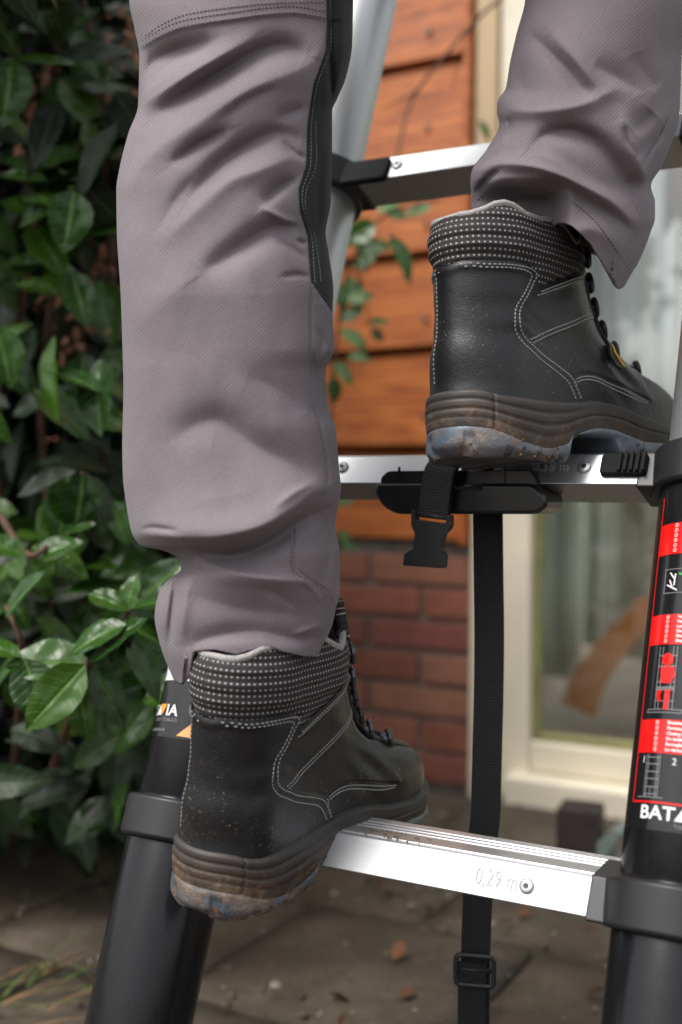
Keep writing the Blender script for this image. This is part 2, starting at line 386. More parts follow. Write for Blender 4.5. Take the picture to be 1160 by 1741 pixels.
def paver_mesh(sx, sy):
    bm = bmesh.new(); n = 6
    vs = [[bm.verts.new((sx*(i/n-.5), sy*(j/n-.5), random.uniform(-.0012, .0012)-(.006 if i in (0, n) or j in (0, n) else 0))) for i in range(n+1)] for j in range(n+1)]
    for j in range(n):
        for i in range(n): bm.faces.new((vs[j][i], vs[j][i+1], vs[j+1][i+1], vs[j+1][i]))
    low = {}
    ed = [e for e in bm.edges if e.is_boundary]; r = bmesh.ops.extrude_edge_only(bm, edges=ed)
    for v in r['geom']:
        if isinstance(v, bmesh.types.BMVert): v.co.z -= .03
    me = bpy.data.meshes.new('paving_stone'); bm.normal_update(); bm.to_mesh(me); bm.free(); me.materials.append(M_PAVE)
    me.polygons.foreach_set('use_smooth', [True]*len(me.polygons)); return me
pms = [paver_mesh(.292, .292) for _ in range(4)]
for j in range(11):
    for i in range(13):
        x = -1.75+i*.30+(.15 if j % 2 else 0); y = YW-.17-j*.30
        if y < -1.6: continue
        if x < -1.05-.3*math.sin(y*3) and y > -.2: continue
        o = bpy.data.objects.new('paving_stone', pms[(i*7+j*3) % 4]); COL.objects.link(o); o.parent = pav
        o.location = (x+random.uniform(-.004, .004), y+random.uniform(-.004, .004), GZ+random.uniform(-.003, .004))
        o.rotation_euler = (random.uniform(-.012, .012), random.uniform(-.012, .012), random.uniform(-.012, .012)+random.choice((0, math.pi/2, math.pi)))

# brick wall: mortar backing + individual bricks
XB1 = wallp(806, 1100).x; ZB1 = wallp(720, 921).z
XB0 = XB1-2.9
bw = thing('brick_wall', 'red brick plinth wall below the orange wooden cladding', 'brick wall', (XB1-.5, YW, GZ))
m = MB(); m.box(((XB0+XB1)/2-.002, YW+.062, (ZB1+GZ-.06)/2), ((XB1-XB0)/2, 0, 0), (0, .055, 0), (0, 0, (ZB1-GZ+.06)/2)); m.obj('mortar', M_MORTAR, bw)
def brick_mesh(L, nm='brick'):
    bm = bmesh.new(); bmesh.ops.create_cube(bm, size=1)
    for v in bm.verts: v.co = Vector((v.co.x*L+random.uniform(-.0015, .0015), v.co.y*.03, v.co.z*.0505+random.uniform(-.001, .001)))
    bmesh.ops.bevel(bm, geom=list(bm.edges), offset=.0025, segments=1, affect='EDGES')
    me = bpy.data.meshes.new(nm); bm.to_mesh(me); bm.free(); me.materials.append(M_BRICK); return me
bms = [brick_mesh(.208) for _ in range(4)]; bhs = [brick_mesh(.099) for _ in range(2)]
nrow = int((ZB1-GZ)/.0605)+1
def lay_bricks(x_right, x_left, z0, rows, parent, rightalign=True, ztop=1e9, limit=300):
    cnt = 0
    for r in range(rows):
        z = z0+.0305+r*.0605
        if z+.02 > ztop: break
        x = x_right; k = 0; half = r % 2
        while x > x_left:
            L = .099 if (k == 0 and half) else .208
            me = bhs[(r+k) % 2] if L < .1 else bms[(r*5+k*3) % 4]
            o = bpy.data.objects.new('brick', me); COL.objects.link(o)
            o.location = (x-L/2, YW+.012+random.uniform(-.002, .002), z); o.parent = parent; o.location = o.location-parent.location
            o.rotation_euler = (0, random.uniform(-.006, .006), random.uniform(-.006, .006)+random.choice((0, math.pi)))
            x -= L+.0105; k += 1; cnt += 1
    return cnt
lay_bricks(XB1, XB0+1.4, GZ, nrow, bw, ztop=ZB1)
XQ = wallp(298, 800).x
lay_bricks(XQ, XQ-.75, GZ+.0605*nrow, 20, bw)
m = MB(); m.box(((XB0+XQ)/2, YW+.062, ZB1+.9), ((XQ-XB0)/2, 0, 0), (0, .055, 0), (0, 0, .9)); m.obj('mortar', M_MORTAR, bw)

# plank cladding, each board a part
clad = thing('wood_cladding', 'orange stained horizontal wooden boards above the brick plinth', 'wood cladding', (XB1-.5, YW, ZB1))
zs = [wallp(700, y).z for y in (921, 762, 598, 438)]; stp = (zs[3]-zs[0])/3
while len(zs) < 17: zs.append(zs[-1]+stp*.995)
XCL = wallp(795, 300).x; XCL0 = wallp(300, 800).x
m = MB(); m.box(((XCL0+XB1)/2, YW+.075, (zs[0]+zs[-1])/2), ((XB1-XCL0)/2-.002, 0, 0), (0, .04, 0), (0, 0, (zs[-1]-zs[0])/2)); m.obj('backing', simple('dark_backing', (.012, .006, .004), .9), clad)
for k in range(len(zs)-1):
    z0, z1 = zs[k]+.005, zs[k+1]-.004
    for seg_, (xa, xb) in enumerate(((XCL0, XCL-.42-.2*(k % 2)), (XCL-.418-.2*(k % 2), XCL))):
        nx = 24; vs = []; fs = []
        for i in range(nx+1):
            x = xa+(xb-xa)*i/nx; wv = .0016*math.sin(x*7+k*2.1)+.001*math.sin(x*17+k); wz = .0015*math.sin(x*5+k*1.7)
            yb, yt = YW-.014+wv, YW-.001+wv
            vs += [(x, yb+.004, z0+wz-.0), (x, yb, z0+wz+.004), (x, (yb+yt)/2+.001, (z0+z1)/2), (x, yt, z1-.004), (x, yt+.004, z1), (x, YW+.03, z1), (x, YW+.03, z0+wz)]
        for i in range(nx):
            for j in range(7): fs.append((i*7+j, (i+1)*7+j, (i+1)*7+(j+1) % 7, i*7+(j+1) % 7))
        fs += [tuple(range(7)), tuple(nx*7+j for j in reversed(range(7)))]
        c = Vector(((xa+xb)/2, YW, z0)); vs = [tuple(Vector(v)-c) for v in vs]
        o = mesh_obj('plank', vs, fs, M_PLANK, None, False); o.location = c-clad.location; o.parent = clad
        bm = bmesh.new(); bm.from_mesh(o.data); bmesh.ops.recalc_face_normals(bm, faces=bm.faces); bm.to_mesh(o.data); bm.free()
# nails
nmb = MB()
for k in range(len(zs)-1):
    for xx in (XCL-.075, XCL-.66):
        p = Vector((xx, YW-.014, zs[k]+stp*.33)); nmb.tube([p+Vector((0, .004, 0)), p-Vector((0, .0035, 0))], .0045, 10)
kind(nmb.obj('nail_heads', simple('dull_nail', (.25, .2, .17), .5, .6), clad), 'stuff')
XC1 = wallp(812, 300).x
cb = MB(); cb.box(((XCL+XC1)/2+.001, YW-.004, (zs[0]+zs[-1])/2+.0), ((XC1-XCL)/2-.003, 0, 0), (0, .03, 0), (0, 0, (zs[-1]-zs[0])/2+.002)); cb.obj('corner_board', M_PLANK, clad, bevel=.002)

# glazed door beside the cladding
XF0, XF1 = XC1+.003, wallp(905, 1000).x
zb = wallp(1000, 1262, .02).z
door = thing('glazed_door', 'cream painted glazed door frame right of the orange cladding', 'glass door', (XF1, YW, GZ))
XR = XF1+1.15; ZT = zs[-1]
def fbox(name, x0, x1, y0, y1, z0, z1, mat, par, bev=.003):
    mm = MB(); mm.box(((x0+x1)/2, (y0+y1)/2, (z0+z1)/2), ((x1-x0)/2, 0, 0), (0, (y1-y0)/2, 0), (0, 0, (z1-z0)/2)); return mm.obj(name, mat, par, bevel=bev)
xm = wallp(853, 300).x
fbox('door_post', XF0, xm-.002, YW-.022, YW+.06, wallp(830, 860).z, ZT, M_BEIGE, door)
fbox('door_post', XF0, xm-.002, YW-.020, YW+.06, GZ-.01, wallp(830, 860).z-.002, M_CREAM, door)
fbox('frame_stile', xm, XF1, YW-.012, YW+.05, GZ+.002, ZT, M_CREAM, door, .004)
fbox('frame_stile', XR-.09, XR, YW-.012, YW+.05, GZ+.002, ZT, M_CREAM, door, .004)
zr = zb-.004
fbox('bottom_rail', XF1+.001, XR-.092, YW-.010, YW+.05, zr-.052, zr, M_CREAM, door, .004)
fbox('threshold', XF1-.03, XR+.02, YW-.055, YW+.048, GZ-.01, zr-.054, M_CREAM, door, .006)
fbox('glazing_bead', XF1+.0005, XF1+.012, YW+.004, YW+.028, zr+.001, ZT-.1, M_OLIVE, door, .002)
fbox('glazing_bead', XF1+.013, XR-.093, YW+.004, YW+.028, zr+.001, zr+.014, M_OLIVE, door, .002)
m, n, b = mat_new('window_glass'); n.nodes.remove(b)
fr = N(n, 'ShaderNodeFresnel', IOR=1.5); tr = N(n, 'ShaderNodeBsdfTransparent'); tr.inputs[0].default_value = (.97, .985, .975, 1); gl = N(n, 'ShaderNodeBsdfGlossy', Roughness=.02)
mx = n.nodes.new('ShaderNodeMixShader'); lw = N(n, 'ShaderNodeLayerWeight', Blend=.5); n.links.new(mth(n, 'ADD', mth(n, 'MULTIPLY', mth(n, 'POWER', lw.outputs['Facing'], 4.), .5), .12), mx.inputs[0]); n.links.new(tr.outputs[0], mx.inputs[1]); n.links.new(gl.outputs[0], mx.inputs[2])
n.links.new(mx.outputs[0], n.nodes['Material Output'].inputs[0]); M_GLASS = m
fbox('glass_pane', XF1+.006, XR-.088, YW+.014, YW+.018, zr+.004, ZT-.1, M_GLASS, door, 0)
# interior behind the glass
YI = YW+.95
floor_in = MB(); floor_in.box(((XF1+XR)/2+.3, YW+1.3, GZ+.02), (2.2, 0, 0), (0, 1.24, 0), (0, 0, .02)); kind(floor_in.obj('floor', simple('brown_tile_floor', (.26, .21, .165), .6, var=.3, scale=5)), 'structure')
def curtain(name, x0, x1, y, z0, z1, amp, nf, mat, label, seed=0, wavyb=0):
    nx = 90; nz = 14; vs = []
    for i in range(nz+1):
        for j in range(nx+1):
            u = j/nx; v = i/nz; x = x0+(x1-x0)*u
            yy = y+amp*math.sin(u*nf*6.283+seed)+amp*.4*math.sin(u*nf*2.3*6.283+seed*2+v)
            zz0 = z0+wavyb*(math.sin(u*9+seed)+.6*math.sin(u*23+seed))
            vs.append((x+.01*math.sin(v*3+u*8), yy, zz0+(z1-zz0)*v))
    o = mesh_obj(name, vs, grid_faces(nz+1, nx+1), mat); s_ = o.modifiers.new('thickness', 'SOLIDIFY'); s_.thickness = .0008
    c = Vector((x0, y, z0)); o.data.transform(Matrix.Translation(-c)); o.location = c
    return tag(o, label, 'curtain')
def at_d(px, py, dy): return wallp(px, py, dy)
def cur_mat(name, col):
    m, n, b = mat_new(name); c = coords(n); b.inputs['Roughness'].default_value = .9
    n.links.new(ramp(n, noise(n, c, 6), [(.3, tuple(x*.93 for x in col)), (.7, col)]), b.inputs['Base Color'])
    t = N(n, 'ShaderNodeBsdfTranslucent'); t.inputs[0].default_value = (*col, 1); mx = n.nodes.new('ShaderNodeMixShader'); mx.inputs[0].default_value = .05
    n.links.new(b.outputs[0], mx.inputs[1]); n.links.new(t.outputs[0], mx.inputs[2]); n.links.new(mx.outputs[0], n.nodes['Material Output'].inputs[0]); return m
M_CUR1 = simple('sage_curtain', (.72, .80, .70), .8, var=.08, scale=6); M_CUR2 = simple('pale_curtain', (.80, .88, .80), .8, var=.06, scale=6); M_CUR3 = simple('olive_grey_curtain', (.60, .61, .51), .8, var=.08, scale=6)
M_REFLW = cur_mat('white_reflection_sheet', (.90, .94, .96)); M_BRN = simple('brown_reflection_sheet', (.15, .085, .055), .85, var=.3)  # white and brown sheets replace reflections in the upper pane
cy = .45
curtain('curtain', at_d(880, 900, cy).x, at_d(978, 900, cy).x, YW+cy, at_d(930, 1150, cy).z, ZT, .012, 3, M_CUR1, 'sage green curtain just behind the door glass beside the cream frame', 1)
curtain('curtain', at_d(992, 900, cy+.04).x, at_d(1040, 900, cy+.04).x, YW+cy+.04, at_d(930, 1095, cy).z, ZT, .01, 2, M_CUR2, 'narrow pale mint curtain strip right of the dark gap', 2)
curtain('curtain', at_d(1036, 900, cy+.09).x, at_d(1330, 900, cy+.09).x, YW+cy+.09, at_d(930, 1120, cy).z, ZT, .014, 6, M_CUR3, 'olive grey curtain behind the slanting wooden chair leg', 3)
curtain('curtain', at_d(975, 500, .30).x, at_d(1145, 500, .30).x, YW+.30, at_d(930, 765, .30).z, ZT, .012, 4, M_REFLW, 'bright white sheet standing in for the pale sky reflection behind the raised right boot', 4, .01)  # added sheet in place of the pale sky mirrored in the glass
curtain('curtain', at_d(1155, 500, .27).x, at_d(1420, 500, .27).x, YW+.27, at_d(930, 780, .27).z, ZT, .012, 5, M_REFLW, 'white sheet standing in for the sky reflection at the right edge behind the ladder rail', 5, .01)  # second added sheet, continues the mirrored sky
curtain('curtain', at_d(1128, 500, .16).x, at_d(1260, 500, .16).x, YW+.16, at_d(930, 415, .16).z, ZT, .01, 3, M_BRN, 'brown ruffled sheet standing in for a tree-like reflection behind the top right rung', 6, .022)  # added sheet in place of a brown tree-like reflection
bwal = MB(); bwal.box((XF1+.9, YW+1.9, .9), (2.0, 0, 0), (0, .03, 0), (0, 0, 1.0)); tag(bwal.obj('wall', simple('sage_room_wall', (.34, .38, .30), .8)), 'sage green inner room wall seen dimly through the door glass', 'wall')
# slanting wooden chair leg
ch = thing('lounge_chair', 'orange brown bentwood chair standing on the floor behind the glass', 'chair', at_d(930, 1205, .35))
def slab(pts, wd, th_, name, mat, par):
    """curved slab: pts are (x,z) centre line at depth y"""
    path = catmull(pts, 6); vs = []
    for i, q in enumerate(path):
        t = path[min(i+1, len(path)-1)]-path[max(i-1, 0)]; t = t/np.linalg.norm(t); nn = np.array([-t[2], 0, t[0]]); wdt = wd[0]+(wd[1]-wd[0])*i/(len(path)-1)
        for a, b_ in ((-1, -1), (1, -1), (1, 1), (-1, 1)): vs.append(q+nn*wdt*a+np.array([0, th_*b_, 0]))
    fs = [(i*4+j, i*4+(j+1) % 4, (i+1)*4+(j+1) % 4, (i+1)*4+j) for i in range(len(path)-1) for j in range(4)]+[(3, 2, 1, 0), tuple(len(vs)-4+j for j in range(4))]
    return mesh_obj(name, vs, fs, mat, par, False)
M_CH = simple('orange_brown_plywood', (.56, .22, .07), .45, var=.15, scale=10)
for dy in (.35, .72):
    p_ = [at_d(985, 1205, .35), at_d(1003, 1155, .35), at_d(1038, 1104, .35), at_d(1082, 1058, .35), at_d(1190, 955, .35)]
    slab([np.array(q)+np.array([.12*(dy > .4), dy-.35, .0]) for q in p_], (.035, .02), .015, 'leg', M_CH, ch)
q0 = at_d(1130, 1000, .35); sb = MB(); sb.box(q0+Vector((.2, .18, .03)), (.26, 0, .07), (0, .18, 0), (-.004, 0, .012)); sb.obj('seat', M_CH, ch, bevel=.005)
for dx in (.30,):
    for dy in (.0, .37):
        a = q0+Vector((dx, dy, .04)); slab([np.array(a), np.array(a)+np.array([.03, 0, -.15]), np.array((a.x+.1, a.y, GZ+.06))], (.025, .02), .015, 'leg', M_CH, ch)

# dark post stub and metal bracket in front of the door
bp = hit(975, 1500, Vector((0, 0, GZ)), Vector((0, 0, 1))); bh = .100
st = MB(); st.box(bp+Vector((0, .03, bh/2)), (.029, .004, 0), (-.004, .029, 0), (0, 0, bh/2))
tag(st.obj('post_stub', simple('dark_wet_wood', (.028, .020, .017), .7, var=.4, bmp=.6, bscale=90, bdist=.003), None, bevel=.004), 'short dark square wooden post stub on the paving before the door', 'post')
br = thing('post_bracket', 'grey green metal bracket beside the dark post stub', 'bracket', bp+Vector((.06, .03, 0)))
M_BRK = simple('grey_green_metal', (.22, .27, .25), .45, metal=.2, var=.2)
extrude_poly(rounded([(-.002, 0), (.004, 0), (.006, .035), (.03, .075), (.02, .082), (-.002, .06)], .003, 3), lambda u, v, d: bp+Vector((.034+u, d, v)), .0, .055, 'side_plate', M_BRK, br, .0015)
pb = MB(); pb.box(bp+Vector((.075, .03, .018)), (.034, 0, 0), (0, .03, 0), (0, 0, .016)); pb.obj('foot_plate', M_BRK, br, bevel=.003)

# ------------------------------------------------------------------ LADDER
lad = thing('telescopic_ladder', 'telescopic ladder with silver rungs and black lower tubes that the person stands on', 'ladder', (0, 0, GZ))
def railp(sx, s): return Vector((sx*HW, 0, 0))+UD*s
def tube_sec(sx, s0, s1, r, mat, name='rail_tube', n=64, lip=True):
    mm = MB(); a, b = railp(sx, s0), railp(sx, s1)
    pts = [a, a+UD*.002, b-UD*.002, b]; mm.tube(pts, [r-.001, r, r, r-.001], n)
    o = mm.obj(name, mat, lad, smooth=True)
    for p in o.data.polygons:
        if len(p.vertices) > 4: p.use_smooth = False
    return o
for sx in (-1, 1):
    tube_sec(sx, -.0, SP-.002, RAD[0], M_TUBE)
    tube_sec(sx, SP-.01, 2*SP-.002, RAD[1], M_TUBE)
    for k in range(2, 6): tube_sec(sx, SP*k-.01, SP*(k+1), RAD[min(k, 3)]-.0012*max(0, k-3), M_ALU_T)
    mm = MB(); mm.tube([railp(sx, -.02), railp(sx, .02)], .046, 32); mm.obj('rubber_foot', M_BLACKPL, lad, bevel=.004)
# rung profile (y,z) relative to the rung axis point
FT = Vector((0, -.0159, 0)); fd = Vector((0, math.sin(.547), math.cos(.547))); FB = FT-fd*.026
BB = FB+Vector((0, math.cos(.3257), -math.sin(.3257)))*.0426; BT = Vector((0, .0245, .0015))
def grv(y): return [(y-.0016, .0003), (y-.0010, -.0014), (y+.0010, -.0014), (y+.0016, .0003)]
prof = [(FB.y, FB.z), (FB.y+(FT.y-FB.y)*.94, FB.z+(FT.z-FB.z)*.94), (FT.y+.0012, FT.z-.0002), (FT.y+.0022, FT.z-.0018), (FT.y+.0034, FT.z-.0018), (FT.y+.0040, FT.z)]
for y in (.004, .010, .016): prof += grv(y)
prof += [(BT.y-.002, BT.z), (BT.y, BT.z-.002), (BB.y+.002, BB.z+.004), (BB.y-.001, BB.z)]
def rung_mesh():
    n = len(prof); X0, X1 = -HW+.02, HW-.02
    vs = [(X0, y, z) for y, z in prof]+[(X1, y, z) for y, z in prof]
    fs = [tuple(range(n)), tuple(range(2*n-1, n-1, -1))]+[(i, i+n, (i+1) % n+n, (i+1) % n) for i in range(n)]
    me = bpy.data.meshes.new('rung'); me.from_pydata(vs, [], fs); me.materials.append(M_ALU)
    bm = bmesh.new(); bm.from_mesh(me); bmesh.ops.recalc_face_normals(bm, faces=bm.faces); bm.to_mesh(me); bm.free(); return me
rme = rung_mesh()
for k in range(5):
    o = bpy.data.objects.new('rung', rme); COL.objects.link(o); o.location = rc(k); setparent(o, lad)
    bv = o.modifiers.new('bevel', 'BEVEL'); bv.width = .0006; bv.segments = 2; bv.limit_method = 'ANGLE'
# collars
def ring_mesh(r):
    mm = MB(); h = .0155; mm.tube([UD*-h, UD*(-h+.002), UD*(h-.002), UD*h], [r+.0045, r+.0065, r+.0065, r+.0045], 56); return mm
def rung_sleeve(sx, k, r):
    """black plastic end sleeve that holds the rung end and blends into the ring"""
    c = rc(k); g = .0028
    pl = [(FT.y-g*.4, FT.z+.0005), (FB.y-g, FB.z-g*.6), (FB.y-g*.2, FB.z-g), (BB.y, BB.z-g), (BB.y+g, BB.z-.001), (BT.y+g, .0005), (BT.y*.5, .0005)]
    xin = sx*(HW-r-.013); xo = sx*(HW-.004)
    return extrude_poly(pl, lambda u, v, d: c+Vector((d, u, v)), xin, xo, 'rung_end_sleeve', M_BLACKPL, lad, .002)
for k in range(5):
    r = RAD[min(k, 3)]
    for sx in (-1, 1):
        mm = ring_mesh(r); o = mm.obj('collar', M_BLACKPL, None, smooth=False, bevel=.0012)
        o.location = railp(sx, SP*(k+1)-.0195); setparent(o, lad); rung_sleeve(sx, k, r)
# front-face mapping of a rung
FN = Vector((0, -math.cos(.547), math.sin(.547)))
def face_hit(k, px, py): return hit(px, py, rc(k)+FT, FN)
def face_p(k, x, v, d=0): return rc(k)+FT-fd*v+EX*x+FN*d      # v = distance below the front top edge
def facexv(k, px, py):
    q = face_hit(k, px, py)-rc(k)-FT; return q.x, -q.dot(fd)
def button(k, pa, pb):
    xa, va = facexv(k, *pa); xb, vb = facexv(k, *pb)
    poly = rounded([(xa, va), (xb, va), (xb, vb), (xa, vb)], .004, 5)
    o = extrude_poly(poly, lambda u, v, d: face_p(k, u, v, d), -.002, .005, 'release_button', M_RUBB, lad, .0018, 3)
    return xa, xb, va, vb
xa, xb, va, vb = button(1, (1027, 775), (1100, 811))
for q in range(5):
    x = xb-.002-q*.0042; mm = MB(); mm.box(face_p(1, x, (va+vb)/2, .006), EX*.0011, fd*((vb-va)/2-.001), FN*.0022); mm.obj('grip_rib', M_RUBB, lad, bevel=.0005)
button(2, (590, 283), (656, 307)); button(2, (1215, 215), (1255, 240)); button(0, (345, 1380), (395, 1415)); button(1, (470, 776), (530, 812))
def screw(k, px, py):
    x, v = facexv(k, px, py); c = face_p(k, x, v)
    mm = MB(); mm.tube([c-FN*.001, c+FN*.0012, c+FN*.0022], [.0052, .0050, .0036], 24); o = mm.obj('rivet', M_ALU, lad, smooth=True)
    mm = MB(); mm.tube([c+FN*.0018, c+FN*.0024], [.0019, .0019], 12); mm.obj('rivet_hole', simple('dark_hole', (.02, .02, .02), .5), lad)
screw(1, 994, 795); screw(0, 896, 1507); screw(2, 676, 281); screw(1, 583, 795)
# washer shadow ring on the lowest rung and stamped letters
def text_shapes(txt, size, bold=0.0, space=1.0):
    cu = bpy.data.curves.new('t', 'FONT'); cu.body = txt; cu.size = size; cu.offset = bold; cu.space_character = space; cu.resolution_u = 3
    ob = bpy.data.objects.new('t', cu); COL.objects.link(ob); dg = bpy.context.evaluated_depsgraph_get()
    me = bpy.data.meshes.new_from_object(ob.evaluated_get(dg)); bpy.data.objects.remove(ob); bpy.data.curves.remove(cu)
    v = [tuple(q.co) for q in me.vertices]; f = [tuple(p.vertices) for p in me.polygons]; bpy.data.meshes.remove(me); return v, f
M_STAMP = simple('stamped_groove', (.42, .43, .44), .6, metal=0)
def stamp(k, txt, px, py, size, cx=.8):
    x0, v0 = facexv(k, px, py)
    vv, ff = text_shapes(txt, size, .0, 1.05)
    vs = [face_p(k, x0+p[0]*cx, v0-p[1], .0007) for p in vv]; fs = ff
    o = mesh_obj('stamped_height', vs, fs, M_STAMP, lad); return o
stamp(0, '0,29 m', 806, 1502, .0165, .62); stamp(1, '0,58 m', 905, 802, .012)

# labels printed on the tubes, wrapped round the cylinder
class Wrap:
    def __init__(s, sx, r): s.sx, s.r = sx, r; s.e1 = ND; s.e2 = EX
    def uv(s, px, py):
        d = ray(px, py); a = Vector((s.sx*HW, 0, 0)); o = CAM-a
        d2 = d-UD*d.dot(UD); o2 = o-UD*o.dot(UD); A = d2.dot(d2); B = 2*d2.dot(o2); Cc = o2.dot(o2)-s.r**2; D = B*B-4*A*Cc
        t = (-B-math.sqrt(max(D, 0)))/(2*A); q = CAM+d*t-a
        return math.atan2(q.dot(s.e2), q.dot(s.e1))*s.r, q.dot(UD)
    def p(s, u, v, h=0.):
        th = u/s.r; return Vector((s.sx*HW, 0, 0))+UD*v+(s.e1*math.cos(th)+s.e2*math.sin(th))*(s.r+h)
    def rect(s, name, u0, v0, u1, v1, h, mat, par, nu=24):
        vs = [s.p(u0+(u1-u0)*i/nu, v, h) for v in (v0, v1) for i in range(nu+1)]
        return mesh_obj(name, vs, grid_faces(2, nu+1), mat, par)
    def text(s, name, txt, u, v, size, h, mat, par, sxs=1., bold=0, shear=0):
        vv, ff = text_shapes(txt, size, bold); return mesh_obj(name, [s.p(u+a*sxs+b*shear, v+b, h) for a, b, c in vv], ff, mat, par, False)
    def lines(s, name, segs, wd, h, mat, par):
        vs = []; fs = []
        for (a, b, c, d) in segs:
            n_ = max(1, int(math.hypot(c-a, d-b)/.003)); L = math.hypot(c-a, d-b); nx, ny = -(d-b)/L*wd/2, (c-a)/L*wd/2
            for i in range(n_+1):
                t = i/n_; x, y = a+(c-a)*t, b+(d-b)*t; vs += [s.p(x+nx, y+ny, h), s.p(x-nx, y-ny, h)]
            k0 = len(vs)-2*(n_+1)
            fs += [(k0+2*i, k0+2*i+1, k0+2*i+3, k0+2*i+2) for i in range(n_)]
        return mesh_obj(name, vs, fs, mat, par, False)
    def poly(s, name, pts, h, mat, par): return mesh_obj(name, [s.p(a, b, h) for a, b in pts], [tuple(range(len(pts)))], mat, par, False)
    def disc(s, c, rad, n=14): return [(c[0]+rad*math.cos(k*6.283/n), c[1]+rad*math.sin(k*6.283/n)) for k in range(n)]
WR = Wrap(1, RAD[1]+.0004)
uL, vT0 = WR.uv(1127, 905); _, vb0 = WR.uv(1080, 1362); uB, _ = WR.uv(1079, 1330)
U0 = (uL+uB)/2+.0; UW = .062
vlab1 = 2*SP-.034; vlab0 = WR.uv(1100, 1410)[1]
lab = WR.rect('instruction_label', U0-.010, vlab0, U0+.09, vlab1, 0, M_LABEL, lad, 48)
WR.lines('label_border', [(U0, WR.uv(1079, 1362)[1], U0, vlab1-.01), (U0, WR.uv(1079, 1362)[1], U0+UW, WR.uv(1079, 1362)[1])], .0011, .0003, M_RED, lab)
def vat(px, py): return WR.uv(px, py)[1]
blocks = [(vat(1130, 894), vat(1126, 946)), (vat(1114, 1048), vat(1110, 1098)), (vat(1094, 1224), vat(1088, 1280))]
txts = [('Ausziehen', 'Ouvrir', 'Opening', 'Openen', 'Aprire', 'Abrir'), ('Verriegeln', 'Verrouiller', 'Locking', 'De ladder', 'Bloccare', 'Bloquear'), ('Einziehen', 'Fermeture', 'Closing the', 'De ladder', 'Raccogliere', 'La retraccion')]
for (v1, v0), tx in zip(blocks, txts):
    WR.rect('red_heading', U0, v0, U0+UW, v1, .0003, M_RED, lab)
    hgt = (v1-v0)/6.4
    for q, t in enumerate(tx):
        vv = v1-(q+.9)*hgt*1.02
        segs = []; c = (U0+.0155, vv+hgt*.33); pts = WR.disc(c, hgt*.34, 10)
        WR.lines('language_ring', [(*pts[i], *pts[(i+1) % 10]) for i in range(10)], .0003, .0007, M_WHITE, lab)
        WR.text('language_code', 'DFGNIE'[q], c[0]-hgt*.16, c[1]-hgt*.2, hgt*.5, .0007, M_WHITE, lab)
        WR.text('heading_text', t, U0+.0225, vv+.0002, hgt*.86, .0007, M_WHITE, lab, bold=.00008)
# picture blocks
def L_(a): return [(U0+x0, v_+y0, U0+x1, v_+y1) for (x0, y0, x1, y1) in a]
v_ = vat(1128, 1010); Hh = vat(1132, 970)-v_
WR.lines('pictogram_frame', L_([(.010, 0, .026, 0), (.026, 0, .026, Hh), (.026, Hh, .010, Hh), (.010, Hh, .010, 0)]), .0004, .0006, M_PGREY, lab)
WR.lines('pictogram', L_([(.012, Hh*.35, .020, Hh*.1), (.014, Hh*.55, .0165, Hh*.2), (.018, Hh*.8, .0175, Hh*.3), (.014, Hh*.85, .018, Hh*.55)]), .0009, .0006, M_WHITE, lab)
WR.lines('check_mark', L_([(.0205, Hh*.82, .022, Hh*.74), (.022, Hh*.74, .0252, Hh*.97)]), .0011, .0007, M_GREEN, lab)
WR.text('pictogram_number', '2', U0+.028, vat(1160, 955), .006, .0006, M_WHITE, lab)
v_ = vat(1092, 1213); Hh = vat(1110, 1102)-v_
lad_l = [(.012, .04*Hh, .012, Hh), (.0145, .04*Hh, .0145, Hh), (.022, .04*Hh, .022, Hh), (.0245, .04*Hh, .0245, Hh), (.006, 0, .031, 0), (.006, 0, .006, .04*Hh), (.031, 0, .031, .04*Hh), (.006, .045*Hh, .031, .045*Hh)]
for t in (.17, .34, .36, .38, .46, .70, .86): lad_l.append((.0115, t*Hh, .025, t*Hh))
WR.lines('ladder_drawing', L_(lad_l), .00045, .0006, M_PGREY, lab)
WR.poly('person_drawing', [(U0+a, v_+b) for a, b in WR.disc((.0185, .80*Hh), .0042)], .0009, M_RED, lab)
WR.poly('person_drawing', [(U0+a, v_+b*Hh) for a, b in ((.014, .69), (.0235, .69), (.0245, .55), (.022, .44), (.015, .44), (.0145, .56))], .0009, M_RED, lab)
WR.poly('person_drawing', [(U0+a, v_+b*Hh) for a, b in ((.0185, .34), (.0225, .34), (.0215, .04), (.0185, .04))], .0009, M_RED, lab)
WR.poly('person_drawing', [(U0+a, v_+b*Hh) for a, b in ((.013, .33), (.0165, .33), (.0155, .25), (.0165, .16), (.014, .17), (.0125, .25))], .0009, M_RED, lab)
v_ = vat(1078, 1358); Hh = vat(1092, 1283)-v_
ll = [(.010, .06*Hh, .010, Hh), (.0115, .06*Hh, .0115, Hh), (.0185, .06*Hh, .0185, Hh), (.020, .06*Hh, .020, Hh), (.0145, .06*Hh, .0145, .28*Hh), (.005, .05*Hh, .024, .05*Hh)]+[(.010, t*Hh, .020, t*Hh) for t in (.12, .28, .46, .62, .79, .94)]
WR.lines('ladder_drawing', L_(ll), .00045, .0006, M_PGREY, lab)
WR.text('pictogram_number', '1', U0+.006, v_+.82*Hh, .006, .0006, M_WHITE, lab); WR.text('pictogram_number', '2', U0+.0275, v_+.80*Hh, .006, .0006, M_WHITE, lab)
WR.rect('grey_panel', U0+.036, v_+.56*Hh, U0+.058, v_+.97*Hh, .0004, M_PGREY, lab); WR.rect('grey_panel', U0+.036, v_+.03*Hh, U0+.058, v_+.52*Hh, .0004, M_PGREY, lab)
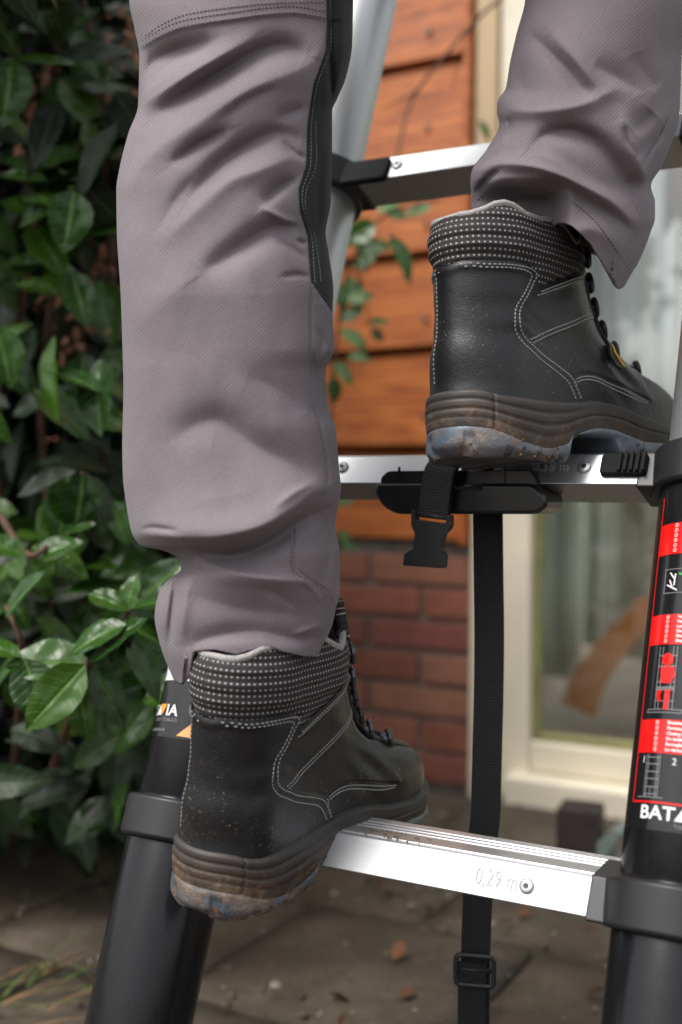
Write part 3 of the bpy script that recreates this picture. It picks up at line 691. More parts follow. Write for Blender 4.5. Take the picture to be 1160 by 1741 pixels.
for oy in (.58, .08): WR.poly('hand_drawing', [(U0+.036+a, v_+(oy+b)*Hh) for a, b in ((0, 0), (.003, .12), (.008, .16), (.012, .28), (.008, .33), (.002, .2))], .0007, M_WHITE, lab)
def logo(wr, u, v, s, par, tag_=True, first=0):
    wr.text('logo_text', 'BAT'[first:], u, v, s, .0007, M_WHITE, par, 1.12, bold=.0002)
    x = u+s*(2.02 if first == 0 else 1.33)
    wr.poly('logo_triangle', [(x, v), (x+s*.80, v), (x+s*.42, v+s*.70)], .0007, M_WHITE, par)
    wr.poly('logo_triangle', [(x+s*.52, v+s*.70), (x+s*1.22, v+s*.70), (x+s*.88, v+s*.02)], .0007, M_ORANGE, par)
    wr.text('logo_text', 'IA', x+s*1.25, v, s, .0007, M_WHITE, par, 1.12, bold=.0002)
    if tag_: wr.text('logo_tagline', 'TOOLS TO BUILD', x, v-s*.38, s*.30, .0007, M_PGREY, par)
u_, v_ = WR.uv(1089, 1390); logo(WR, u_, v_, .0115, lab)
# left tube labels
WL = Wrap(-1, RAD[1]+.0004)
ul0, vl0 = WL.uv(275, 1255); 
v1 = WL.uv(300, 1157)[1]; v0 = WL.uv(290, 1254)[1]
lab2 = WL.rect('logo_label', -.036*1.0-.022, v0, .05, v1, 0, M_LABEL, lad, 48)
lab3 = WL.rect('white_label', -.036*1.0-.022, v1+.0005, .05, v1+.06, 0, M_WHITE, lad, 48)
ua, va_ = WL.uv(283, 1150); WL.rect('blue_mark', ua-.012, va_, ua+.001, va_+.006, .0004, M_BLUE, lab3); WL.text('white_label_text', 'EN 131', ua-.011, va_+.0015, .004, .0008, M_WHITE, lab3)
ui, vi = WL.uv(269, 1216); uj, _ = WL.uv(313, 1216); sl = (uj-ui)/2.75; logo(WL, ui-2.02*sl, vi, sl, lab2)
ue, ve = WL.uv(258, 1243); WL.text('web_address', 'www.batavia.eu', ue, ve, .0042, .0007, M_PGREY, lab2)
ut, vt = WL.uv(300, 1251); mesh_obj('orange_triangle', [WL.p(ut+.024*i/16, vt+.024*i/16*t, .0006) for t in (0, 1) for i in range(17)], grid_faces(2, 17), M_PALEOR, lab2)

# ------------------------------------------------------------------ STRAPS
def ribbon(path, wdir, wd, th_, mat, name, par):
    """webbing along path; wdir(i) half-width direction"""
    vs = []; uv = []; s = 0
    for i, q in enumerate(path):
        q = Vector(q)
        if i: s += (q-Vector(path[i-1])).length
        t = (Vector(path[min(i+1, len(path)-1)])-Vector(path[max(i-1, 0)])).normalized(); wv = (wdir-t*wdir.dot(t)).normalized(); nn = t.cross(wv)
        for a, b_ in ((-1, -1), (-.5, -1), (0, -1), (.5, -1), (1, -1), (1, 1), (0, 1), (-1, 1)):
            vs.append(q+wv*wd*a+nn*th_*b_); uv.append((a*wd, s))
    n = 8; fs = [(i*n+j, i*n+(j+1) % n, (i+1)*n+(j+1) % n, (i+1)*n+j) for i in range(len(path)-1) for j in range(n)]+[tuple(reversed(range(n))), tuple(len(vs)-n+j for j in range(n))]
    return mesh_obj(name, vs, fs, mat, par, False, uvs=np.array(uv))
YS = .20
def sp(px, py, y=YS): return hit(px, py, Vector((0, y, 0)), Vector((0, 1, 0)))
tail = thing('tail_strap', 'long black webbing strap hanging straight down behind the lowest rung', 'strap', sp(808, 1850))
cl = [(830, 800), (830, 880), (831, 980), (832, 1080), (831, 1180), (829, 1260), (827, 1340), (826, 1380), (822, 1420), (814, 1500), (811, 1560), (809, 1620), (808, 1700), (807, 1800), (806, 1900)]
path = [Vector(q) for q in catmull([sp(a, b) for a, b in cl], 5)]
wd_ = RGT.copy(); wd_.z = 0; wd_.normalize()
ribbon(path, (EX*.9+Vector((0, .3, 0))).normalized(), .0113, .0008, M_WEB, 'webbing', tail)
path2 = [q+Vector((-.0015, -.003, 0)) for q in path if q.z < sp(808, 1640).z+.004]
ribbon(path2, (EX*.9+Vector((0, .3, 0))).normalized(), .0108, .0008, M_WEB, 'webbing', tail)
bc = sp(810, 1648)+Vector((0, -.003, 0)); wx = (EX*.9+Vector((0, .3, 0))).normalized(); wy = Vector((0, 0, 1))
wn = wx.cross(wy)
bmb = MB(); mmx, mmy = .0145, .0115
loop = rounded([(-mmx, -mmy), (mmx, -mmy), (mmx, mmy), (-mmx, mmy)], .004, 5); loop = [bc+wx*a+wy*b for a, b in loop]
bmb.tube(loop+[loop[0], loop[1]], .0021, 8); bmb.tube([bc-wx*mmx-wn*.0015, bc+wx*mmx-wn*.0015], .002, 8)
bmb.obj('slide_buckle', M_BLACKPL, tail, smooth=True)

# black holder clipped on the middle rung
hold = thing('rung_holder', 'black plastic holder with rounded ends strapped to the middle rung', 'holder', rc(1))
yf = FB.y+rc(1).y-.004
def hp(px, py): q = hit(px, py, Vector((0, yf, 0)), Vector((0, 1, 0))); return q.x, q.z
body = [hp(*q) for q in ((648, 822), (915, 822), (937, 846), (937, 862), (920, 874), (682, 874), (660, 862), (646, 838))]
extrude_poly(rounded(body, .006, 5), lambda u, v, d: Vector((u, yf+d, v)), -.010, .03, 'lower_body', M_BLACKPL_S, hold, .005, 4)
up_ = [hp(*q) for q in ((652, 826), (652, 812), (664, 801), (906, 799), (918, 826))]
extrude_poly(rounded(up_, .003, 4), lambda u, v, d: Vector((u, yf+d, v)), -.005, .012, 'upper_lip', M_BLACKPL_S, hold, .002, 3)
for px in (684, 862):
    x, z = hp(px, 813); mm = MB(); mm.box((x, yf-.0052, z), (.0006, 0, 0), (0, .0012, 0), (0, 0, .0085)); mm.obj('moulded_rib', M_BLACKPL_S, hold)
# short strap with side release buckle
ss = thing('buckle_strap', 'short black webbing strap with open side release buckle hanging under the right boot', 'strap', Vector((hp(735, 970)[0], yf-.02, hp(735, 970)[1])))
y2 = yf-.020
def sp2(px, py): return hit(px, py, Vector((0, y2, 0)), Vector((0, 1, 0)))
pt = [(757, 762), (752, 785), (748, 800), (744, 820), (741, 840), (739, 860), (737, 882)]
pts = [sp2(*q) for q in pt]; pts[0] += Vector((0, .018, -.001)); pts[1] += Vector((0, .006, 0)); 
path = [Vector(q) for q in catmull(pts, 5)]
wdr = (sp2(765, 884)-sp2(710, 876)).normalized()
ribbon(path, wdr, .0118, .0012, M_WEB, 'webbing', ss)
ribbon([q+Vector((0, .0035, 0)) for q in path], wdr, .0115, .0012, M_WEB, 'webbing', ss)
bk = [(703, 866), (708, 868), (710, 884), (761, 890), (763, 876), (768, 875), (769, 893), (764, 902), (757, 909), (752, 934), (759, 944), (757, 966), (689, 961), (691, 941), (706, 933), (709, 906), (703, 894)]
bkp = [tuple((lambda q: (q.x, q.z))(sp2(*q))) for q in bk]
extrude_poly(rounded(bkp, .0012, 3), lambda u, v, d: Vector((u, y2+d, v)), -.004, .004, 'side_release_buckle', M_BLACKPL, ss, .0012, 2)
mm = MB(); mm.tube([sp2(709, 874), sp2(764, 881)], .0015, 8); mm.obj('buckle_bar', M_BLACKPL, ss, smooth=True)
# strap loop over the rung (dark webbing right of the short strap)
ribbon([Vector(q) for q in catmull([rc(1)+Vector((sp2(785, 800).x, -.016, .001)), rc(1)+Vector((sp2(785, 800).x, FB.y-.004, FB.z)), Vector((sp2(785, 830).x, y2+.006, sp2(785, 830).z))], 4)], EX, .012, .001, M_WEB, 'rung_loop', ss)

# ------------------------------------------------------------------ PERSON: boots
person = thing('person', 'person in grey work trousers and black dotted-collar work boots climbing the ladder', 'person', rc(0)+Vector((-.1, -.02, .004)))
BS = .8703
POSE_UP = (.035, .0815, .5347, 1.2717, -.0386, -.0675)
POSE_LO = (-.0973, -.021, .234, 1.5027, .0325, .0986)
def frame(p):
    X, Y, Z, ya, pi, ro = p
    fx = np.array([math.cos(ya)*math.cos(pi), math.sin(ya)*math.cos(pi), math.sin(pi)]); lt = np.array([-math.sin(ya), math.cos(ya), 0]); up = np.cross(fx, lt)
    return np.array([X, Y, Z]), fx, lt*math.cos(ro)+up*math.sin(ro), up*math.cos(ro)-lt*math.sin(ro)
def toworld(p, L):
    o, fx, lt, up = frame(p); L = np.asarray(L, float)
    return o+BS*(L[..., 0:1]*fx+L[..., 1:2]*lt+L[..., 2:3]*up)
XBT = [(-.01, .004), (0, .004), (.02, .004), (.045, .006), (.06, .008), (.08, .0065), (.11, .010), (.15, .010), (.165, .009), (.185, .0075), (.2, .009), (.25, .012)]
XFT = [(-.01, .310), (.045, .310), (.055, .309), (.062, .305), (.069, .300), (.075, .290), (.080, .277), (.086, .257), (.094, .234), (.104, .212), (.118, .194), (.135, .181), (.150, .173), (.17, .167), (.2, .163), (.25, .163)]
WFT = [(0, .037), (.05, .0385), (.1, .0375), (.15, .042), (.2, .048), (.235, .050), (.27, .047), (.31, .042)]
WST = [(.05, .036), (.09, .036), (.12, .0365), (.153, .038), (.17, .0405), (.19, .0405), (.205, .039), (.25, .038)]
def xb_(z): return smooth_tab(XBT, z)
def xf_(z): return smooth_tab(XFT, z)
def rend(d, r): 
    q = 1-np.clip(d/r, 0, 1); return np.sqrt(np.maximum(1-q*q, 0))
def Yf(x, z):
    k = sst(.06, .112, z); W = smooth_tab(WFT, x)*(1-k)+smooth_tab(WST, z)*k
    top = sst(.075, .11, z)
    rb = .040+.014*k; rf = .046+.012*k
    return W*rend(x-xb_(z), rb)*rend(xf_(z)-x, rf)
def px2loc(p, pts, off=0., side=-1):
    """pixels on the boot's visible side -> local (x,z)"""
    o, fx, lt, up = frame(p); out = []
    M = np.stack([fx, lt, up]); C0 = M@(NC-o)/BS
    for px, py in pts:
        d = M@np.array(ray(px, py)); y = -.04
        for _ in range(12):
            t = (y-C0[1])/d[1]; q = C0+d*t; y = .5*y+.5*side*(float(Yf(np.array([np.clip(q[0], .012, .30)]), np.array([q[2]]))[0])+off)
        out.append((q[0], q[2]))
    return np.array(out)
def zu(pts): return [(680+a/2.417, 320+b/2.417) for a, b in pts]
def loc(pts, off=0., n=8): return catmull(px2loc(POSE_UP, zu(pts), off), n)
def tabx(c):
    c = np.array(c); c = c[np.argsort(c[:, 0])]; keep = [0]
    for i in range(1, len(c)):
        if c[i, 0] > c[keep[-1], 0]+.0008: keep.append(i)
    return [tuple(v) for v in c[keep]]
seam = px2loc(POSE_UP, zu([(170, 325), (250, 303), (350, 300), (450, 303), (520, 318), (552, 350), (566, 408), (650, 378), (740, 342), (800, 312)]))
SEAM = [(-.02, seam[0][1]-.002), (0, seam[0][1]-.002)]+[tuple(q) for q in seam if q[0] > .004]
xl_ = SEAM[-1][0]; SEAM = tabx(SEAM)
SEAM = [q for q in SEAM if q[0] < .142]+[(.146, .170), (.153, .186), (.158, .203), (.2, .206)]
rimp = px2loc(POSE_UP, zu([(190, 75), (220, 82), (250, 98), (290, 100), (340, 85), (390, 62), (430, 56), (470, 68), (520, 105), (580, 125), (640, 127)]))
RIM = tabx([(-.02, rimp[0][1]), (0, rimp[0][1])]+[tuple(q) for q in rimp if q[0] > .004])
xr_ = RIM[-1][0]; RIM = [q for q in RIM if q[0] < .118]+[(.128, .186), (.142, .192), (.155, .206), (.2, .208)]
MT = tabx(loc([(105, 850), (140, 828), (190, 815), (300, 822), (450, 850), (600, 868), (730, 878), (800, 875), (900, 895), (1000, 940), (1110, 985)], .003))
MBt = tabx(loc([(90, 970), (200, 960), (300, 965), (400, 985), (500, 1035), (600, 1068), (680, 1050), (740, 1010), (800, 990), (860, 992), (930, 1010), (1000, 1040), (1100, 1050)], .004))
def zt_(x): return interp(MT+[(.32, MT[-1][1]+.006)], x)
def zm_(x): return interp(MBt+[(.26, .022), (.32, .026)], x)
def zs_(x):
    h = .006*(1-sst(.0, .016, x)); a = sst(.104, .110, x)*(.024-.014*sst(.165, .178, x)); toe = .010*sst(.26, .31, x)
    lug = np.where((x > .178) & (x < .30), .004*(np.sin(x*2*np.pi/.024) > .55), 0); hl = np.where((x > .02) & (x < .1), .003*(np.sin(x*2*np.pi/.03+1.) > .8), 0)
    return h+a+toe+lug+hl
S_A = [(155, 345), (250, 318), (350, 316), (450, 318), (515, 330), (545, 352), (540, 385), (520, 430), (495, 480), (480, 530), (485, 580), (510, 620), (540, 650), (580, 690), (640, 735), (690, 775), (715, 820), (735, 872)]
S_B = [(160, 356), (250, 331), (350, 329), (450, 331), (505, 342), (528, 362), (520, 395), (498, 440), (472, 490), (461, 540), (468, 590), (498, 637), (530, 668), (573, 710), (630, 754), (675, 792), (698, 830), (716, 875)]
S_E = [(556, 345), (556, 388), (534, 435), (508, 485), (493, 532), (497, 575), (520, 612), (552, 645), (592, 682), (650, 728), (702, 770), (728, 815), (748, 872)]
Q1a = [(572, 425), (650, 395), (740, 360), (800, 325)]; Q1b = [(562, 440), (650, 409), (740, 374), (803, 338)]
Q2a = [(532, 622), (620, 580), (700, 550), (770, 520), (808, 516)]; Q2b = [(540, 637), (625, 596), (705, 565), (772, 535), (810, 530)]; Q2e = [(530, 648), (630, 607), (710, 577), (775, 547), (815, 540)]
VAe = [(700, 782), (740, 762), (800, 763), (880, 796), (960, 836), (1010, 862), (1035, 882)]; VAa = [(712, 796), (745, 776), (800, 777), (880, 811), (960, 850), (1026, 880)]; VAb = [(716, 808), (748, 789), (800, 790), (875, 823), (955, 862), (1020, 885)]
cS = loc(S_E, 0, 6); cQ2 = loc(Q2e, 0, 6); cV = loc(VAe, 0, 6)
polyHeel = np.vstack([cS, [[cS[-1][0], .03], [-.05, .03], [-.05, .25], [cS[0][0]+.0, .25]]])
polyFlap = np.vstack([cQ2, [[.19, cQ2[-1][1]+.0], [.20, .25], [.05, .25], [.05, cQ2[0][1]]]])
polyQuart = np.vstack([cV, [[cV[-1][0]+.002, cV[-1][1]+.004], [cV[-1][0]-.006, cV[-1][1]+.012], [.22, .20], [.05, .2], [.05, .03], [cV[0][0], .03]]])
def pdist(x, z, poly, closed=True):
    d = np.full(x.shape, 1e9); ins = np.zeros(x.shape, bool); n = len(poly)
    for i in range(n if closed else n-1):
        a, b = poly[i], poly[(i+1) % n]; e = b-a; L = max(e@e, 1e-14)
        t = np.clip(((x-a[0])*e[0]+(z-a[1])*e[1])/L, 0, 1); d = np.minimum(d, np.hypot(x-a[0]-t*e[0], z-a[1]-t*e[1]))
        c = ((a[1] > z) != (b[1] > z)); ins ^= c & (x < (b[0]-a[0])*(z-a[1])/((b[1]-a[1]) if b[1] != a[1] else 1e-12)+a[0])
    return d, ins
def ndisp(x, z):
    out = np.zeros(x.shape)
    for poly, h in ((polyQuart, .0009), (polyFlap, .0018), (polyHeel, .0026)):
        d, i = pdist(x, z, poly); out = np.maximum(out, np.where(i, h*sst(-.0002, .0011, d), 0))
    # padded edge just under the collar seam, shallow ankle creases
    zs = interp(SEAM, x); out += .0012*np.exp(-((z-(zs-.004))/.0035)**2)
    out += .0013*np.sin(z*230+x*60+np.sin(x*90))*np.exp(-((x-.05)/.03)**2)*np.exp(-((z-.105)/.02)**2)
    out += .0010*np.sin((x*.8+z)*240)*np.exp(-((x-.185)/.03)**2)*np.exp(-((z-.085)/.025)**2)
    return out
NT = 300
tt = np.linspace(0, math.pi, NT//1)
def row(z, clampf=None):
    xb, xf = float(xb_(np.array([z]))[0]), float(xf_(np.array([z]))[0])
    x = xb+(xf-xb)*(1-np.cos(tt))/2; zz = np.full_like(x, z)
    if clampf is not None: zz = clampf(x, zz)
    y = Yf(x, zz); y[0] = y[-1] = 0
    X = np.concatenate([x, x[-2:0:-1]]); Y = np.concatenate([-y, y[-2:0:-1]]); Z = np.concatenate([zz, zz[-2:0:-1]])
    return np.stack([X, Y, Z], 1)
def outward(Gd):
    dj = np.roll(Gd, -1, 1)-np.roll(Gd, 1, 1); di = np.gradient(Gd, axis=0); n = np.cross(dj, di)
    di2 = di.copy(); n /= np.maximum(np.linalg.norm(n, axis=2, keepdims=True), 1e-9); return n
def out_xy(Gd):
    dj = np.roll(Gd, -1, 1)-np.roll(Gd, 1, 1); n = np.stack([dj[..., 1], -dj[..., 0], 0*dj[..., 0]], -1)
    return n/np.maximum(np.linalg.norm(n, axis=2, keepdims=True), 1e-9)
def stitches(mb, pose, path, L=.0021, gap=.0033, wd=.0004, h=.0004, side=-1, extra=0.):
    """path in local (x,z): little thread dashes on the boot side"""
    pts = resample(np.array(path), gap)
    pts = pts[(pts[:, 0] > xb_(pts[:, 1])+.0025-.0022*(side > 0)) & (pts[:, 0] < xf_(pts[:, 1])-.006)]
    if len(pts) < 3: return
    x, z = pts[:, 0], pts[:, 1]
    def S3(x, z):
        y = Yf(x, z); e = .0006
        gx = (Yf(x+e, z)-Yf(x-e, z))/(2*e); gz_ = (Yf(x, z+e)-Yf(x, z-e))/(2*e)
        gx = np.clip(gx, -6, 6); gz_ = np.clip(gz_, -6, 6)
        n = np.stack([-gx, np.ones_like(x), -gz_], 1); n /= np.linalg.norm(n, axis=1, keepdims=True)
        p = np.stack([x, y, z], 1)+n*(ndisp(x, z)+extra)[:, None]
        p[:, 1] *= side; n[:, 1] *= side; return p, n
    p, n = S3(x, z); t = np.gradient(p, axis=0); t /= np.maximum(np.linalg.norm(t, axis=1, keepdims=True), 1e-9); b = np.cross(n, t)
    P0 = toworld(pose, p+n*h*.4); 
    o, fx, lt, up = frame(pose); R = np.stack([fx, lt, up])
    tw, nw, bw_ = t@R, n@R, b@R
    for i in range(len(pts)):
        mb.box(P0[i], tw[i]*L/2*BS, bw_[i]*wd*BS, nw[i]*h*BS)
def build_boot(pose, side_label, mirror, hooks_metal):
    W = lambda A: toworld(pose, A)
    zr_ = np.concatenate([np.arange(.040, .066, .001), np.arange(.066, .100, .00045), np.arange(.100, .207, .0009)])
    cl_ = lambda x, z: np.minimum(z, interp(SEAM, x))
    G_ = np.stack([row(z, cl_) for z in zr_]); nrm = outward(G_)
    # horizontal normal where rows collapse at the seam
    bad = np.linalg.norm(nrm, axis=2) < .5; nx = out_xy(G_); nrm[bad] = nx[bad]
    zdeg = (np.abs(np.gradient(G_[..., 2], axis=0)) < 1e-4); nrm[zdeg] = nx[zdeg]
    D = ndisp(G_[..., 0], G_[..., 2]); G2 = G_+nrm*D[..., None]
    arc = np.zeros(G_.shape[1]); mid = row(.17); arc[1:] = np.cumsum(np.linalg.norm(np.diff(mid, axis=0), axis=1))
    nr, nc = G2.shape[:2]
    uv = np.stack([np.broadcast_to(arc, (nr, nc)), G_[..., 2]], -1).reshape(-1, 2)
    me = mesh_obj('boot', W(G2).reshape(-1, 3), grid_faces(nr, nc, True), M_LEATH, person, True, uv)
    me['label'] = side_label
    # collar
    dr = .0075 if mirror else 0.; RIMb = [(a, b+dr) for a, b in RIM]
    zc = np.linspace(.125, .222, 120); clc = lambda x, z: np.clip(z, interp(SEAM, x)-.004, interp(RIMb, x))
    Gc = np.stack([row(z, clc) for z in zc]); nx = out_xy(Gc)
    f = (Gc[..., 2]-interp(SEAM, Gc[..., 0]))/np.maximum(interp(RIMb, Gc[..., 0])-interp(SEAM, Gc[..., 0]), .002); f = np.clip(f, 0, 1)
    puff = (.0004+.0042*np.sin(np.pi*np.clip(f, 0, 1))**.6-.0015*f)*sst(.0, .02, interp(RIMb, Gc[..., 0])-interp(SEAM, Gc[..., 0]))
    puff = puff*(1+.10*np.sin(Gc[..., 0]*160))+.0006*np.sin(Gc[..., 2]*2*np.pi/.0125)
    G3 = Gc+nx*puff[..., None]
    uvc = np.stack([np.broadcast_to(arc, G3.shape[:2]), Gc[..., 2]], -1).reshape(-1, 2)
    mesh_obj('collar', W(G3).reshape(-1, 3), grid_faces(*G3.shape[:2], True), M_COLLAR, me, True, uvc)
    # lining with rolled rim
    base = Gc[-1].copy(); base[:, 2] = interp(RIMb, base[:, 0]); nb = out_xy(base[None])[0]; rows = []
    for off, dz in ((.0000, -.0035), (.0016, -.0010), (.0010, .0012), (-.0006, .0022), (-.0028, .0018), (-.0045, 0), (-.0055, -.006), (-.006, -.02), (-.007, -.05), (-.008, -.09)):
        q = base+nb*off; q[:, 2] += dz; rows.append(q)
    Gl = np.stack(rows); mesh_obj('lining', W(Gl).reshape(-1, 3), grid_faces(*Gl.shape[:2], True), M_LINING, me)
    # foot bed so that the shaft is not see-through
    # midsole
    nv = 26; L0 = row(.056); xs_ = L0[:, 0]; sgn = np.sign(L0[:, 1]); n0 = out_xy(L0[None])[0]; zt = zt_(xs_)+.001; zm = zm_(xs_); rows = []; uvs = []
    hfade = 1-sst(.09, .14, xs_)
    for i in range(nv+1):
        v = i/nv; z = zt+(zm-zt)*v
        body = .0006+.0046*sst(0, .12, v)+.0012*math.sin(math.pi*v)
        gr = 0
        for c_, am_ in ((.30, .0013), (.55, .0015), (.78, .0005)): gr = gr-am_*np.exp(-((v-c_)/.028)**2)*(hfade if c_ != .55 else 1)
        bul = .0003*np.abs(np.sin(np.pi*(v-.02)/.25))*hfade
        off = body+gr+bul*.9
        if i == 0: off = 0*xs_-.001
        q = L0.copy()+n0*(off*np.ones_like(xs_))[:, None]; q[:, 2] = z; rows.append(q); uvs.append(np.stack([xs_, np.full_like(xs_, v)], 1))
    # vertical seam line at the heel side
    Gm = np.stack(rows); sv = np.exp(-((Gm[..., 0]-.020)/.0008)**2)*(Gm[..., 1] < 0); Gm -= out_xy(Gm)*(sv*.0012)[..., None]
    mesh_obj('midsole', W(Gm).reshape(-1, 3), grid_faces(*Gm.shape[:2], True), M_MID, me, True, np.concatenate(uvs))
    # outsole
    rows = []; uvs = []; zb_ = zs_(xs_); nz_ = 9
    for i in range(nz_+1):
        v = i/nz_; q = L0.copy()+n0*(.0052+.0012*math.sin(math.pi*v)-.004*max(0, v-.7)/.3)*(1 if i else .75); q[:, 2] = (zm+.0008)+(zb_-zm-.0008)*v; q[:, 2] = np.maximum(q[:, 2], zb_); rows.append(q)
        uvs.append(np.stack([xs_, np.full_like(xs_, .55+.45*v)], 1))
    nic = 0
    for t_ in (.93, .8, .5, .2, 0): 
        q = rows[nz_].copy(); q[:, 1] *= t_; q[:, 2] += .0 if t_ > .9 else .0012; rows.append(q); uvs.append(np.stack([xs_, np.ones_like(xs_)], 1))
    Go = np.stack(rows); chunk = (np.sin(Go[..., 0]*2*np.pi/.037+.4) > .93)&(Go[..., 2] < zm-.006)
    Go -= out_xy(Go)*(chunk*.002)[..., None]
    mesh_obj('outsole', W(Go).reshape(-1, 3), grid_faces(*Go.shape[:2], True), M_OUT, me, True, np.concatenate(uvs))
    # sole bottom clumps of dirt and dark worn patch
    dm = MB(); rr = random.Random(5 if mirror else 9)
    for _ in range(46):
        x = rr.uniform(.004, .10) if rr.random() < .8 else rr.uniform(.18, .29); sd_ = -1 if rr.random() < .85 else 1
        z = float(zs_(np.array([x]))[0])+abs(rr.gauss(0, .006))+.001; y = sd_*(float(Yf(np.array([max(x, .012)]), np.array([.056]))[0])+.0055)
        r = rr.uniform(.0006, .0019); c = W(np.array([x, y, z])); bm = bmesh.new(); bmesh.ops.create_icosphere(bm, subdivisions=1, radius=r)
        dm.add([c+np.array(v.co)*np.array([1, 1, .7])*rr.uniform(.7, 1.2) for v in bm.verts], [[v.index for v in f_.verts] for f_ in bm.faces]); bm.free()
    kind(dm.obj('mud_crumbs', simple('brown_mud_crumbs', (.13, .07, .035), .9, var=.5, scale=300, bmp=.6), me), 'stuff')
    # stitching
    sm = MB()
    for c_ in (S_A, S_B, Q1a, Q1b, Q2a, Q2b, VAa, VAb):
        for sd_ in (-1, 1): stitches(sm, pose, loc(c_, 0, 8), side=sd_)
    for sd_ in (1,): stitches(sm, pose, [(float(xb_(np.array([z]))[0])+(.007 if mirror else .003), z) for z in np.linspace(.062, .15, 30)], side=sd_, gap=.0036)
    # front edge rows beside the laces and the loop round the lace stay
    zz = np.linspace(.10, .196, 60); xe = xf_(zz)-.024
    for sd_ in (-1, 1): stitches(sm, pose, np.stack([xe, zz], 1), side=sd_)
    kind(sm.obj('stitching', M_THREAD_L, me), 'stuff')
    # tongue: black leather below, dotted padded top with grey lining
    for nm, z0, z1, mt_, off_, sol in (('tongue', .075, .200, M_BLACKLEA, -.004, .003), ('tongue_top', .192, .232, M_COLLAR, -.0085, .007)):
        tg = []; nu_, nv_ = 18, 24; uvt = []
        for i in range(nv_+1):
            z = z0+(z1-z0)*i/nv_; xf = float(xf_(np.array([z]))[0])
            for j in range(nu_+1):
                u = j/nu_*2-1; wd = .027-.006*max(0, (z-.2)/.03)
                tg.append((xf+off_-.012*u*u-.004*float(sst(.2, .232, np.array(z)))+(.0015*math.sin(z*300) if nm == 'tongue' else 0), u*wd, z-.006*u*u*(z > .2))); uvt.append((u*wd, z))
        to = mesh_obj(nm, W(np.array(tg)), grid_faces(nv_+1, nu_+1), mt_, me, True, np.array(uvt)); so = to.modifiers.new('thickness', 'SOLIDIFY'); so.thickness = sol; so.offset = 1
    ti = np.array(tg)-np.array([.0065, 0, .0005]); mesh_obj('tongue_lining', W(ti), grid_faces(nv_+1, nu_+1), M_LINING, me)
    # lace hooks and laces
    zh = [.092, .106, .122, .140, .160, .181]; pl = {}
    for k, z in enumerate(zh):
        for sd_ in (-1, 1):
            x = float(xf_(np.array([z]))[0])-.0085; y = float(Yf(np.array([x]), np.array([z]))[0]); e = .001
            gx = float(Yf(np.array([x+e]), np.array([z]))[0]-Yf(np.array([x-e]), np.array([z]))[0])/(2*e); nn = np.array([-gx, 1, .25]); nn /= np.linalg.norm(nn); nn[1] *= sd_
            c = np.array([x, y*sd_, z])+nn*.0018; o_, fx, lt, up = frame(pose); R = np.stack([fx, lt, up]); nw = nn@R; tw = np.cross(nw, np.array([0, 0, 1.])); tw /= np.linalg.norm(tw); bw2 = np.cross(nw, tw); cw = W(c)
            mm = MB(); mm.tube([cw-nw*.002, cw+nw*.0034, cw+nw*.0052], [.0052, .0052, .0034], 16)
            lp = [cw+nw*.0052+(tw*math.cos(a_)*.0044+bw2*math.sin(a_)*.0062) for a_ in np.linspace(0, 2*math.pi, 17)]
            mm.tube(lp, .0021, 8, False)
            mt = (M_HOOK if (k >= 4 or (hooks_metal and k in (0, 1))) else M_BLACKPL); mm.obj('lace_hook', mt, me, smooth=True)
            pl[(k, sd_)] = c+nn*.005
    lm = []
    def lace(a, b, lift):
        pts = []
        for t in np.linspace(0, 1, 11):
            q = a*(1-t)+b*t; xf = float(xf_(np.array([q[2]]))[0]); q = q.copy(); q[0] = q[0]+(xf+.0055+lift-q[0])*math.sin(math.pi*t)**.7; pts.append(W(q))
        mm = MB(); mm.tube(pts, .0021, 8); mm.obj('lace', M_LACE, me, smooth=True)
    for k in range(5): lace(pl[(k, -1)], pl[(k+1, 1)], .001); lace(pl[(k, 1)], pl[(k+1, -1)], .003)
    lace(pl[(0, -1)], pl[(0, 1)], 0); 
    return me
boot_hi = build_boot(POSE_UP, 'right boot placed on the middle rung', False, False)
boot_lo = build_boot(POSE_LO, 'left boot on the lowest rung with mud splashes', True, True)
# oval tab with yellow edge at the laces of the raised boot
tabp = px2loc(POSE_UP, zu([(835, 640), (842, 690), (862, 730), (888, 748), (880, 700), (858, 650)]))
def tabv(q, h): 
    x = min(q[0], float(xf_(np.array([q[1]]))[0])-.002); y = float(Yf(np.array([x]), np.array([q[1]]))[0]); return toworld(POSE_UP, np.array([q[0], -(y+h), q[1]]))
vs = [tabv(q, .004) for q in tabp]+[tabv(q, .0065) for q in tabp]; n6 = len(tabp)
mesh_obj('label_tab', vs, [tuple(range(n6)), tuple(range(2*n6-1, n6-1, -1))]+[(i, i+n6, (i+1) % n6+n6, (i+1) % n6) for i in range(n6)], M_BLACKPL, boot_hi, False)
yl = px2loc(POSE_UP, zu([(846, 645), (856, 675), (874, 706), (895, 738)])); mm = MB(); mm.tube([tabv(q, .0068) for q in catmull(yl, 4)], .0007, 8); mm.obj('label_edge', M_YEL, boot_hi, smooth=True)

